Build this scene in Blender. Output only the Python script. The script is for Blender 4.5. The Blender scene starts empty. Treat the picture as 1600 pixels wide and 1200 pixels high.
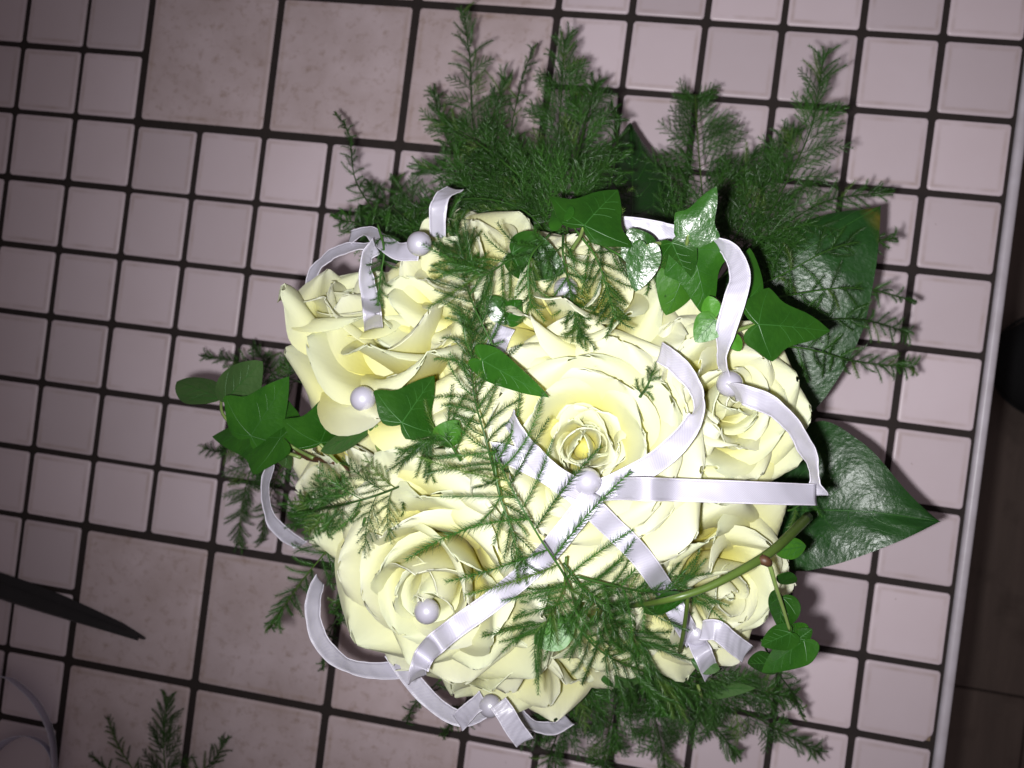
import bpy, math, random
import numpy as np
from mathutils import Vector, Matrix

# ------------------------------------------------------------------ camera, world, light, exposure
scene = bpy.context.scene
COL = scene.collection
# camera pose solved from the tile joints (5 cm pitch): rows are camera x (right), y (down), z (forward)
CR = np.array([[0.98101519, 0.128138106, -0.145567245],
               [0.127122151, -0.991753144, -0.016299054],
               [-0.146455303, -0.002515202, -0.989214091]])
CC = np.array([0.387881264, -0.154235774, 0.584503616])
FPX = 1350.0
cam_d = bpy.data.cameras.new('camera')
cam = bpy.data.objects.new('camera', cam_d)
COL.objects.link(cam)
m = Matrix(((CR[0][0], -CR[1][0], -CR[2][0], CC[0]),
            (CR[0][1], -CR[1][1], -CR[2][1], CC[1]),
            (CR[0][2], -CR[1][2], -CR[2][2], CC[2]), (0, 0, 0, 1)))
cam.matrix_world = m
cam_d.sensor_width = 36
cam_d.lens = FPX / 1600 * 36
cam_d.clip_start = 0.01
cam_d.clip_end = 20
cam_d.dof.use_dof = True
cam_d.dof.focus_distance = 0.345
cam_d.dof.aperture_fstop = 16
scene.camera = cam

world = bpy.data.worlds.new('World')
scene.world = world
world.use_nodes = True
wbg = world.node_tree.nodes['Background']
wbg.inputs[0].default_value = (1.0, 0.86, 0.88, 1)
wbg.inputs[1].default_value = 0.10

# the flash of the telephone, beside its lens
fl_d = bpy.data.lights.new('flash', 'SPOT')
fl_d.energy = 10.6
fl_d.color = (1.0, 1.0, 1.0)
fl_d.shadow_soft_size = 0.006
fl_d.spot_size = math.radians(98)
fl_d.spot_blend = 1.0
flash = bpy.data.objects.new('flash', fl_d)
COL.objects.link(flash)
flash.matrix_world = m @ Matrix.Translation((-0.020, -0.011, 0.0)) @ Matrix.Rotation(math.radians(-12), 4, 'Y') @ Matrix.Rotation(math.radians(4), 4, 'X')

vs = scene.view_settings
vs.view_transform = 'Standard'
vs.look = 'None'
vs.exposure = 0.0
vs.gamma = 1.0
scene.render.resolution_x, scene.render.resolution_y = 1024, 768
scene.cycles.max_bounces = 7
scene.cycles.diffuse_bounces = 5
scene.cycles.use_denoising = True
scene.cycles.use_adaptive_sampling = True
scene.cycles.adaptive_threshold = 0.02
scene.cycles.transmission_bounces = 4

# ------------------------------------------------------------------ helpers
def at(px, py, z):
    """the world point at height z seen at pixel (px, py) of the 1600x1200 photograph"""
    d = CR.T @ np.array([(px - 800) / FPX, (py - 600) / FPX, 1.0])
    k = (z - CC[2]) / d[2]
    return CC + d * k

def unit(v):
    v = np.asarray(v, float)
    return v / (np.linalg.norm(v) + 1e-12)

def imgvec(ix, iy):
    """image direction (right, down) as a horizontal world direction"""
    return unit(CR.T @ np.array([ix, iy, 0.0]))

def mesh(name, verts, faces, mat, uvs=None, smooth=True):
    me = bpy.data.meshes.new(name)
    me.from_pydata([tuple(map(float, v)) for v in verts], [], faces)
    me.materials.append(mat)
    if uvs is not None:
        uvl = me.uv_layers.new(name='UVMap')
        li = np.empty(len(me.loops), dtype=np.int32)
        me.loops.foreach_get('vertex_index', li)
        uvl.data.foreach_set('uv', np.asarray(uvs, dtype=np.float32)[li].ravel())
    if smooth:
        me.polygons.foreach_set('use_smooth', np.ones(len(me.polygons), dtype=bool))
    me.update()
    return me

def obj(name, me, parent=None, mw=None):
    o = bpy.data.objects.new(name, me)
    COL.objects.link(o)
    if parent is not None:
        o.parent = parent
    if mw is not None:
        o.matrix_local = mw
    return o

def tag(o, label, cat, group=None, kind=None):
    o['label'] = label
    o['category'] = cat
    if group:
        o['group'] = group
    if kind:
        o['kind'] = kind
    return o

def empty(name, loc, label, cat, group=None, mw=None):
    o = bpy.data.objects.new(name, None)
    o.empty_display_size = 0.01
    COL.objects.link(o)
    if mw is not None:
        o.matrix_world = mw
    else:
        o.location = tuple(map(float, loc))
    return tag(o, label, cat, group)

def frame(origin, x, y, z):
    return Matrix(((x[0], y[0], z[0], origin[0]), (x[1], y[1], z[1], origin[1]),
                   (x[2], y[2], z[2], origin[2]), (0, 0, 0, 1)))

def catmull(P, n):
    """n points evenly spaced in parameter along a Catmull-Rom curve through P (any dimension)"""
    P = np.asarray(P, float)
    if len(P) == 2:
        t = np.linspace(0, 1, n)[:, None]
        return P[0] * (1 - t) + P[1] * t
    Q = np.vstack([2 * P[0] - P[1], P, 2 * P[-1] - P[-2]])
    out = []
    for a in np.linspace(0, len(P) - 1, n):
        i = min(int(a), len(P) - 2)
        t = a - i
        p0, p1, p2, p3 = Q[i], Q[i + 1], Q[i + 2], Q[i + 3]
        out.append(0.5 * (2 * p1 + (p2 - p0) * t + (2 * p0 - 5 * p1 + 4 * p2 - p3) * t * t + (3 * p1 - p0 - 3 * p2 + p3) * t ** 3))
    return np.array(out)

def tube_geo(P, rad, sides=6, base=0):
    """tube with closed ends along points P; rad a number or one per point"""
    P = np.asarray(P, float)
    n = len(P)
    rad = np.full(n, rad) if np.isscalar(rad) else np.asarray(rad)
    V, F = [], []
    T = np.gradient(P, axis=0)
    ref = np.array([0.31, 0.22, 0.93])
    for i in range(n):
        t = unit(T[i])
        a = unit(np.cross(t, ref))
        b = np.cross(t, a)
        for k in range(sides):
            w = 2 * math.pi * k / sides
            V.append(P[i] + rad[i] * (math.cos(w) * a + math.sin(w) * b))
    for i in range(n - 1):
        for k in range(sides):
            k2 = (k + 1) % sides
            F.append((base + i * sides + k, base + i * sides + k2, base + (i + 1) * sides + k2, base + (i + 1) * sides + k))
    F.append(tuple(base + k for k in reversed(range(sides))))
    F.append(tuple(base + (n - 1) * sides + k for k in range(sides)))
    return V, F

def sstep(a, b, x):
    t = np.clip((x - a) / (b - a), 0, 1)
    return t * t * (3 - 2 * t)

# ------------------------------------------------------------------ materials
class NT:
    def __init__(self, name):
        self.mat = bpy.data.materials.new(name)
        self.mat.use_nodes = True
        self.t = self.mat.node_tree
        self.t.nodes.clear()
        self.out = self.n('ShaderNodeOutputMaterial')
    def n(self, kind, **kw):
        nd = self.t.nodes.new(kind)
        for k, v in kw.items():
            setattr(nd, k, v)
        return nd
    def link(self, a, b):
        self.t.links.new(a, b)
    def val(self, sock, v):
        if hasattr(v, 'is_output'):
            self.link(v, sock)
        else:
            sock.default_value = v
    def math(self, op, a, b=0.0, c=0.0, clamp=False):
        nd = self.n('ShaderNodeMath', operation=op, use_clamp=clamp)
        for s, v in zip(nd.inputs, (a, b, c)):
            self.val(s, v)
        return nd.outputs[0]
    def mix(self, fac, a, b, blend='MIX'):
        nd = self.n('ShaderNodeMix', data_type='RGBA', blend_type=blend)
        self.val(nd.inputs[0], fac)
        self.val(nd.inputs[6], a)
        self.val(nd.inputs[7], b)
        return nd.outputs[2]
    def noise(self, vec, scale, detail=3.0, rough=0.55):
        nd = self.n('ShaderNodeTexNoise')
        if vec is not None:
            self.link(vec, nd.inputs['Vector'])
        nd.inputs['Scale'].default_value = scale
        nd.inputs['Detail'].default_value = detail
        nd.inputs['Roughness'].default_value = rough
        return nd.outputs['Fac']
    def ramp(self, fac, stops):
        nd = self.n('ShaderNodeValToRGB')
        el = nd.color_ramp.elements
        while len(el) < len(stops):
            el.new(0.5)
        for e, (p, c) in zip(el, stops):
            e.position = p
            e.color = c
        self.link(fac, nd.inputs[0])
        return nd.outputs[0]
    def bump(self, h, strength, dist):
        nd = self.n('ShaderNodeBump')
        nd.inputs['Strength'].default_value = strength
        nd.inputs['Distance'].default_value = dist
        self.link(h, nd.inputs['Height'])
        return nd.outputs[0]
    def bsdf(self, color, rough, normal=None, **kw):
        b = self.n('ShaderNodeBsdfPrincipled')
        self.val(b.inputs['Base Color'], color)
        self.val(b.inputs['Roughness'], rough)
        if normal is not None:
            self.link(normal, b.inputs['Normal'])
        for k, v in kw.items():
            self.val(b.inputs[k.replace('_', ' ')], v)
        return b.outputs[0]
    def done(self, shader):
        self.link(shader, self.out.inputs[0])
        return self.mat
    def coords(self, kind='Object'):
        return self.n('ShaderNodeTexCoord').outputs[kind]
    def rnd(self):
        return self.n('ShaderNodeObjectInfo').outputs['Random']

def c4(r, g, b):
    return (r, g, b, 1)

def with_translucent(nt, color, fac, shader, normal=None):
    tr = nt.n('ShaderNodeBsdfTranslucent')
    nt.val(tr.inputs[0], color)
    mx = nt.n('ShaderNodeMixShader')
    mx.inputs[0].default_value = fac
    nt.link(shader, mx.inputs[1])
    nt.link(tr.outputs[0], mx.inputs[2])
    return mx.outputs[0]

def mat_petal():
    nt = NT('rose_petal')
    uv = nt.coords('UV')
    sep = nt.n('ShaderNodeSeparateXYZ')
    nt.link(uv, sep.inputs[0])
    t = sep.outputs[1]
    ob = nt.coords('Object')
    col = nt.ramp(t, [(0.0, c4(0.82, 0.74, 0.07)), (0.46, c4(0.88, 0.845, 0.29)), (0.74, c4(0.86, 0.86, 0.56)), (1.0, c4(0.85, 0.86, 0.73))])
    # faint green cast at some tips, browned bruises along some margins
    n1 = nt.noise(ob, 60, 3)
    g = nt.math('MULTIPLY', nt.math('GREATER_THAN', nt.rnd(), 0.6), nt.math('MULTIPLY', nt.math('POWER', t, 6.0), 0.24))
    col = nt.mix(g, col, c4(0.70, 0.80, 0.45))
    br = nt.math('MULTIPLY', nt.math('MULTIPLY_ADD', n1, 6.0, -4.3, clamp=True), nt.math('POWER', t, 5.0))
    col = nt.mix(nt.math('MULTIPLY', br, 0.75), col, c4(0.50, 0.36, 0.14))
    # fine veins fanning from the base
    cx = nt.math('MULTIPLY', sep.outputs[0], 34.0)
    wn = nt.noise(uv, 5, 3)
    wave = nt.math('SINE', nt.math('MULTIPLY_ADD', wn, 9.0, nt.math('MULTIPLY', cx, 3.0)))
    h = nt.math('MULTIPLY_ADD', wave, 0.25, nt.noise(ob, 160, 4))
    bn = nt.bump(h, 0.12, 0.0004)
    sh = nt.bsdf(col, 0.52, bn, Specular_IOR_Level=0.3, Sheen_Weight=0.08)
    return nt.done(with_translucent(nt, nt.mix(1.0, col, c4(1.0, 0.98, 0.76), 'MULTIPLY'), 0.46, sh))

def mat_fern(name, a, b, rough=0.42):
    nt = NT(name)
    ob = nt.coords('Object')
    n = nt.noise(ob, 120, 2)
    col = nt.mix(n, a, b)
    k = nt.n('ShaderNodeMapRange')
    nt.link(nt.rnd(), k.inputs[0])
    k.inputs[3].default_value = 0.6
    k.inputs[4].default_value = 1.35
    hsv = nt.n('ShaderNodeHueSaturation')
    nt.link(k.outputs[0], hsv.inputs['Value'])
    nt.link(col, hsv.inputs['Color'])
    # one branchlet in a dozen has yellowed
    col = nt.mix(nt.math('MULTIPLY', nt.math('GREATER_THAN', nt.rnd(), 0.92), 0.4), hsv.outputs[0], c4(0.12, 0.15, 0.03))
    sh = nt.bsdf(col, rough, None, Specular_IOR_Level=0.45)
    return nt.done(with_translucent(nt, col, 0.22, sh))

def mat_leaf(name, a, b, back, rough=0.27, bumpk=0.36, tipspot=False):
    nt = NT(name)
    ob = nt.coords('Object')
    uv = nt.coords('UV')
    n = nt.noise(ob, 70, 4)
    col = nt.mix(nt.math('MULTIPLY_ADD', n, 1.6, -0.3, clamp=True), a, b)
    k = nt.n('ShaderNodeMapRange')
    nt.link(nt.rnd(), k.inputs[0])
    k.inputs[3].default_value = 0.75
    k.inputs[4].default_value = 1.25
    hsv = nt.n('ShaderNodeHueSaturation')
    nt.link(k.outputs[0], hsv.inputs['Value'])
    nt.link(col, hsv.inputs['Color'])
    col = hsv.outputs[0]
    if tipspot:   # yellowed margin at the tip
        sep = nt.n('ShaderNodeSeparateXYZ')
        nt.link(uv, sep.inputs[0])
        f = nt.math('MULTIPLY', nt.math('MULTIPLY_ADD', sep.outputs[1], 14.0, -12.3, clamp=True), nt.math('MULTIPLY_ADD', nt.noise(ob, 90, 3), 3.0, -0.9, clamp=True))
        col = nt.mix(nt.math('MULTIPLY', f, 0.55), col, c4(0.22, 0.12, 0.015))
    col2 = col
    vor = nt.n('ShaderNodeTexVoronoi')
    nt.link(ob, vor.inputs['Vector'])
    vor.inputs['Scale'].default_value = 420
    h = nt.math('MULTIPLY_ADD', nt.noise(ob, 210, 4, 0.65), 1.0, nt.math('MULTIPLY', vor.outputs['Distance'], 0.25))
    bn = nt.bump(h, bumpk, 0.0011)
    r = nt.math('MULTIPLY_ADD', nt.noise(ob, 45, 4), 0.3, rough - 0.12)
    sh = nt.bsdf(col2, r, bn, Specular_IOR_Level=0.5)
    return nt.done(with_translucent(nt, nt.mix(0.5, col, c4(0.12, 0.3, 0.02)), 0.10, sh))

def mat_plain(name, col, rough, noise_scale=None, col2=None, bumpk=0.0, bd=0.001, **kw):
    nt = NT(name)
    c = col
    bn = None
    if noise_scale:
        n = nt.noise(nt.coords('Object'), noise_scale, 4)
        c = nt.mix(n, col, col2 or col)
        if bumpk:
            bn = nt.bump(n, bumpk, bd)
    return nt.done(nt.bsdf(c, rough, bn, **kw))

def mat_ribbon(name, colr, tr=0.12):
    nt = NT(name)
    uv = nt.coords('UV')
    mp = nt.n('ShaderNodeMapping')
    nt.link(uv, mp.inputs[0])
    mp.inputs['Rotation'].default_value = (0, 0, math.radians(38))
    w = nt.n('ShaderNodeTexWave')
    nt.link(mp.outputs[0], w.inputs[0])
    w.inputs['Scale'].default_value = 520
    w.inputs['Distortion'].default_value = 0.4
    w.inputs['Detail'].default_value = 1.0
    lw = nt.noise(uv, 260, 3)
    h = nt.math('MULTIPLY_ADD', lw, 0.5, w.outputs['Fac'])
    bn = nt.bump(h, 0.35, 0.00018)
    col = nt.mix(nt.math('MULTIPLY', w.outputs['Fac'], 0.85), colr, c4(colr[0] * 0.78, colr[1] * 0.76, colr[2] * 0.84))
    sh = nt.bsdf(col, 0.40, bn, Specular_IOR_Level=1.0, Coat_Weight=0.5, Coat_Roughness=0.36, Sheen_Weight=0.15)
    return nt.done(with_translucent(nt, colr, tr, sh))

def mat_pearl():
    nt = NT('pearl_lustre')
    lw = nt.n('ShaderNodeLayerWeight')
    lw.inputs[0].default_value = 0.35
    col = nt.ramp(lw.outputs['Facing'], [(0.0, c4(0.40, 0.38, 0.46)), (0.45, c4(0.385, 0.365, 0.43)), (1.0, c4(0.38, 0.355, 0.36))])
    return nt.done(nt.bsdf(col, 0.42, None, Specular_IOR_Level=1.0, Coat_Weight=1.0, Coat_IOR=2.0, Coat_Roughness=0.22, Subsurface_Weight=0.0))

def mat_tile(name, mottle):
    nt = NT(name)
    uv = nt.coords('UV')
    ob = nt.coords('Object')
    info = nt.n('ShaderNodeObjectInfo')
    add = nt.n('ShaderNodeVectorMath', operation='ADD')
    nt.link(ob, add.inputs[0])
    nt.link(info.outputs['Location'], add.inputs[1])
    wc = add.outputs[0]
    big = nt.noise(wc, 26 if mottle else 14, 4)
    fine = nt.noise(wc, 130, 5, 0.65)
    a, b = (c4(0.60, 0.485, 0.515), c4(0.47, 0.365, 0.37)) if mottle else (c4(0.655, 0.545, 0.60), c4(0.60, 0.49, 0.53))
    col = nt.mix(nt.math('MULTIPLY_ADD', big, 2.4 if mottle else 1.6, -0.75 if mottle else -0.4, clamp=True), a, b)
    if mottle:
        col = nt.mix(nt.math('MULTIPLY_ADD', fine, 4.0, -2.1, clamp=True), col, c4(0.36, 0.26, 0.235))
    k = nt.n('ShaderNodeMapRange')
    nt.link(info.outputs['Random'], k.inputs[0])
    k.inputs[3].default_value = 0.88
    k.inputs[4].default_value = 1.08
    hsv = nt.n('ShaderNodeHueSaturation')
    nt.link(k.outputs[0], hsv.inputs['Value'])
    nt.link(col, hsv.inputs['Color'])
    col = hsv.outputs[0]
    # brown wear line a little inside the rim, grime specks
    sep = nt.n('ShaderNodeSeparateXYZ')
    nt.link(uv, sep.inputs[0])
    ed = nt.math('MAXIMUM', nt.math('ABSOLUTE', sep.outputs[0]), nt.math('ABSOLUTE', sep.outputs[1]))
    c0 = 0.93 if mottle else 0.87
    wd = 0.05 if mottle else 0.085
    band = nt.math('SUBTRACT', 1.0, nt.math('DIVIDE', nt.math('ABSOLUTE', nt.math('SUBTRACT', ed, c0)), wd), clamp=True)
    patch = nt.math('MULTIPLY_ADD', nt.noise(wc, 34, 4, 0.6), 2.9, -1.05, clamp=True)
    col = nt.mix(nt.math('MULTIPLY', nt.math('MULTIPLY', band, patch), 0.5), col, c4(0.30, 0.20, 0.14))
    spk = nt.math('MULTIPLY_ADD', nt.noise(wc, 240, 2), 16.0, -11.9, clamp=True)
    col = nt.mix(nt.math('MULTIPLY', spk, 0.5), col, c4(0.25, 0.18, 0.15))
    bn = nt.bump(nt.noise(wc, 60, 3), 0.12, 0.0012)
    r = nt.math('MULTIPLY_ADD', nt.noise(wc, 30, 3), 0.25, 0.26 if not mottle else 0.36)
    return nt.done(nt.bsdf(col, r, bn, Specular_IOR_Level=0.4))

def mat_floor():
    nt = NT('floor_board')
    ob = nt.coords('Object')
    mp = nt.n('ShaderNodeMapping')
    nt.link(ob, mp.inputs[0])
    mp.inputs['Scale'].default_value = (12, 1.2, 1)
    n = nt.noise(mp.outputs[0], 3.0, 6, 0.65)
    n2 = nt.noise(ob, 14, 4)
    col = nt.mix(n, c4(0.06, 0.043, 0.037), c4(0.19, 0.135, 0.115))
    col = nt.mix(nt.math('MULTIPLY_ADD', n2, 3, -1.6, clamp=True), col, c4(0.05, 0.03, 0.025))
    return nt.done(nt.bsdf(col, 0.55, nt.bump(n, 0.3, 0.002)))

M = dict(
    petal=mat_petal(),
    fern=mat_fern('fern_needle', c4(0.014, 0.058, 0.008), c4(0.042, 0.130, 0.014)),
    fern_stem=mat_fern('fern_stem', c4(0.025, 0.085, 0.012), c4(0.06, 0.15, 0.025)),
    ivy=mat_leaf('ivy_leaf', c4(0.008, 0.047, 0.004), c4(0.026, 0.100, 0.007), c4(0.10, 0.17, 0.06)),
    ivy_young=mat_leaf('ivy_young_leaf', c4(0.030, 0.125, 0.008), c4(0.06, 0.20, 0.014), c4(0.14, 0.26, 0.06), rough=0.42),
    ivy_back=mat_leaf('ivy_leaf_underside', c4(0.030, 0.080, 0.018), c4(0.055, 0.115, 0.028), c4(0.012, 0.07, 0.012), rough=0.5),
    vein=mat_plain('leaf_vein', c4(0.022, 0.088, 0.012), 0.4),
    broad=mat_leaf('broad_leaf', c4(0.007, 0.036, 0.006), c4(0.014, 0.064, 0.009), c4(0.05, 0.10, 0.04), rough=0.34, bumpk=0.42),
    broad_tip=mat_leaf('broad_leaf_yellowed', c4(0.007, 0.036, 0.006), c4(0.014, 0.064, 0.009), c4(0.05, 0.10, 0.04), rough=0.34, bumpk=0.42, tipspot=True),
    stem=mat_plain('green_stem', c4(0.045, 0.085, 0.012), 0.4, 90, c4(0.09, 0.14, 0.025), 0.3),
    petiole=mat_plain('petiole', c4(0.12, 0.20, 0.045), 0.4, 120, c4(0.20, 0.26, 0.08), 0.2),
    vine=mat_plain('brown_vine', c4(0.045, 0.018, 0.008), 0.5, 120, c4(0.10, 0.045, 0.02), 0.5),
    ribbon=mat_ribbon('satin_ribbon', c4(0.55, 0.53, 0.61)),
    selvage=mat_plain('ribbon_edge', c4(0.74, 0.71, 0.80), 0.45, 900, c4(0.48, 0.45, 0.54), 0.5, 0.0003),
    coil=mat_ribbon('sheer_ribbon', c4(0.66, 0.63, 0.76), 0.3),
    pearl=mat_pearl(),
    pin=mat_plain('pin_steel', c4(0.7, 0.7, 0.72), 0.25, Metallic=1.0),
    tile=mat_tile('small_tile', False),
    bigtile=mat_tile('large_tile', True),
    grout=mat_plain('grout', c4(0.010, 0.0065, 0.0065), 0.85, 120, c4(0.028, 0.018, 0.016), 0.6),
    trim=mat_plain('edge_trim', c4(0.64, 0.59, 0.67), 0.4, 70, c4(0.40, 0.35, 0.38), 0.2),
    chip=mat_plain('bare_clay', c4(0.16, 0.10, 0.06), 0.9, 300, c4(0.30, 0.22, 0.15), 0.8),
    blade=mat_plain('dark_steel', c4(0.018, 0.017, 0.020), 0.42, 120, c4(0.03, 0.027, 0.03), 0.1, Metallic=0.3),
    black=mat_plain('black_cloth', c4(0.004, 0.004, 0.005), 0.9, 200, c4(0.008, 0.008, 0.010), 0.4),
    foam=mat_plain('green_foam', c4(0.008, 0.022, 0.008), 0.95, 300, c4(0.02, 0.04, 0.012), 0.6),
    wood=mat_plain('table_wood', c4(0.10, 0.05, 0.025), 0.5, 30, c4(0.16, 0.09, 0.045), 0.2),
    floor=mat_floor(),
)

# ------------------------------------------------------------------ floor and table
PITCH = 0.05
FLOOR_Z = -0.72
def box_geo(x0, x1, y0, y1, z0, z1, b=0.0):
    V = [(x0, y0, z0), (x1, y0, z0), (x1, y1, z0), (x0, y1, z0), (x0, y0, z1 - b), (x1, y0, z1 - b), (x1, y1, z1 - b), (x0, y1, z1 - b)]
    F = [(3, 2, 1, 0), (0, 1, 5, 4), (1, 2, 6, 5), (2, 3, 7, 6), (3, 0, 4, 7)]
    if b:
        V += [(x0 + b, y0 + b, z1), (x1 - b, y0 + b, z1), (x1 - b, y1 - b, z1), (x0 + b, y1 - b, z1)]
        F += [(4, 5, 9, 8), (5, 6, 10, 9), (6, 7, 11, 10), (7, 4, 8, 11), (8, 9, 10, 11)]
    else:
        F += [(4, 5, 6, 7)]
    return V, F

V, F = box_geo(-1.2, 2.4, -2.0, 2.0, FLOOR_Z - 0.05, FLOOR_Z - 0.003)
fl = obj('floor', mesh('floor', V, F, M['grout'], smooth=False))
fl['kind'] = 'structure'
rng = random.Random(4)
V, F = box_geo(-0.074, 0.074, -0.399, 0.399, -0.02, 0.0, 0.0015)
pm = mesh('floor_board', V, F, M['floor'], smooth=False)
for a in range(12):
    for b in range(5):
        p = obj('board', pm, fl)
        p.location = (0.45 + a * 0.15, -1.7 + b * 0.8 + (a % 3) * 0.27, FLOOR_Z)

table = empty('tiled_table', (0.2, -0.2, FLOOR_Z), 'table topped with pinkish white square tiles in dark grout', 'table')
TL = Vector((-0.2, 0.2, -FLOOR_Z))      # table-local shift so that children keep world coordinates
def tchild(name, me, loc=(0, 0, 0)):
    o = obj(name, me, table)
    o.location = Vector(loc) + TL
    return o
I0, I1, J0, J1 = -5, 12, -6, 12
V, F = box_geo(I0 * PITCH, I1 * PITCH, -J1 * PITCH, -J0 * PITCH, -0.022, -0.0014)
tchild('grout_bed', mesh('grout_bed', V, F, M['grout'], smooth=False))
# rounded white trim along the right edge
prof = [(0.0008, -0.026), (0.0008, -0.0022), (0.0016, -0.0004), (0.0032, 0.0003), (0.0056, 0.0), (0.0072, -0.0014), (0.0078, -0.004), (0.0078, -0.026)]
ys = np.linspace(-J1 * PITCH, -J0 * PITCH, 30)
V, F = [], []
for y in ys:
    for (dx, z) in prof:
        V.append((I1 * PITCH + dx, y, z))
k = len(prof)
for i in range(len(ys) - 1):
    for q in range(k):
        q2 = (q + 1) % k
        F.append((i * k + q, i * k + q2, (i + 1) * k + q2, (i + 1) * k + q))
tchild('edge_trim', mesh('edge_trim', V, F, M['trim'], smooth=True))
V, F = box_geo((I0 + .4) * PITCH, (I1 - .4) * PITCH, (-J1 + .4) * PITCH, (-J0 - .4) * PITCH, -0.045, -0.0225)
tchild('underframe', mesh('underframe', V, F, M['wood'], smooth=False))
for (x, y) in ((I0 + 1, -J1 + 1), (I1 - 1, -J1 + 1), (I0 + 1, -J0 - 1), (I1 - 1, -J0 - 1)):
    V, F = box_geo(-0.022, 0.022, -0.022, 0.022, FLOOR_Z, -0.0455)
    tchild('leg', mesh('leg', V, F, M['wood'], smooth=False), (x * PITCH, y * PITCH, 0))

def tile_mesh(name, half, mat, cut=None, r=0.0022):
    """glazed tile: rounded corners, raised rolled rim, uv = position / half"""
    pts = []
    for cx, cy, a0 in ((1, 1, 0), (-1, 1, 90), (-1, -1, 180), (1, -1, 270)):
        if cut and (cx, cy) == (1, -1):      # broken corner
            pts += [(-0.35 * cut + half - 0.55 * cut, -half), (half - 0.6 * cut, -half + 0.22 * cut), (half - 0.42 * cut, -half + 0.55 * cut), (half - 0.12 * cut, -half + 0.8 * cut), (half, -half + 1.25 * cut)]
            continue
        for q in range(5):
            w = math.radians(a0 + q * 22.5)
            pts.append((cx * (half - r) + r * math.cos(w), cy * (half - r) + r * math.sin(w)))
    n = len(pts)
    V, F, U = [], [], []
    for ins, z in ((0, -0.006), (0, -0.0013), (0.0002, -0.0006), (0.0007, -0.0001), (0.0016, 0.00002), (0.0034, 0.0)):
        s = (half - ins) / half
        for (x, y) in pts:
            V.append((x * s, y * s, z))
            U.append((x * s / half, y * s / half))
    for ring in range(5):
        for i in range(n):
            j = (i + 1) % n
            F.append((ring * n + i, ring * n + j, (ring + 1) * n + j, (ring + 1) * n + i))
    F.append(tuple(5 * n + i for i in range(n)))
    return mesh(name, V, F, mat, U)

G = 0.0040
t_small = tile_mesh('tile', PITCH / 2 - G / 2, M['tile'])
t_big = tile_mesh('large_tile', PITCH - G / 2 - 0.0006, M['bigtile'])
t_chip = tile_mesh('chipped_tile', PITCH / 2 - G / 2, M['tile'], cut=0.006)
for i in range(I0, I1):
    for j in range(J0, J1):
        inbig = 0 <= i < 6 and (j < 0 or j >= 6)
        if inbig:
            if i % 2 == 0 and j % 2 == 0:
                o = tchild('large_tile', t_big, ((i + 1) * PITCH, -(j + 1) * PITCH, rng.uniform(-1, 1) * 0.0002))
            else:
                continue
        else:
            ch = (i, j) == (11, 6)
            dx = -0.0008 if i == -1 and (j < 0 or j >= 6) else 0
            dy = -0.0010 if 0 <= i < 6 and j == 0 else (0.0010 if 0 <= i < 6 and j == 5 else 0)
            o = tchild('tile', t_chip if ch else t_small, ((i + .5) * PITCH + dx + rng.uniform(-1, 1) * .00025, -(j + .5) * PITCH + dy + rng.uniform(-1, 1) * .00025, rng.uniform(-1, 1) * 0.0002))
            if ch:
                o['label'] = 'small tile with a chipped corner'
        o.rotation_euler = (rng.uniform(-1, 1) * .004, rng.uniform(-1, 1) * .004, rng.uniform(-1, 1) * .004)
# bare clay showing in the chip
V, F = box_geo(-0.003, 0.003, -0.003, 0.003, -0.005, -0.0011, 0.0008)
tchild('chip_clay', mesh('chip_clay', V, F, M['chip'], smooth=False), (12 * PITCH - G / 2 - .0034, -7 * PITCH + G / 2 + .0036, 0))

# ------------------------------------------------------------------ roses
def close_rim(V, F, U, rim, nv):
    """close the edge of a two-sided sheet with faces that own their vertices, so its shading stays crisp"""
    b0 = len(V)
    V = np.vstack([V, V[rim], V[[nv + i for i in rim]]])
    U = list(U) + [U[i] for i in rim] + [U[i] for i in rim]
    n = len(rim)
    F = list(F) + [(b0 + (i + 1) % n, b0 + i, b0 + n + i, b0 + n + (i + 1) % n) for i in range(n)]
    return V, F, U

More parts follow.
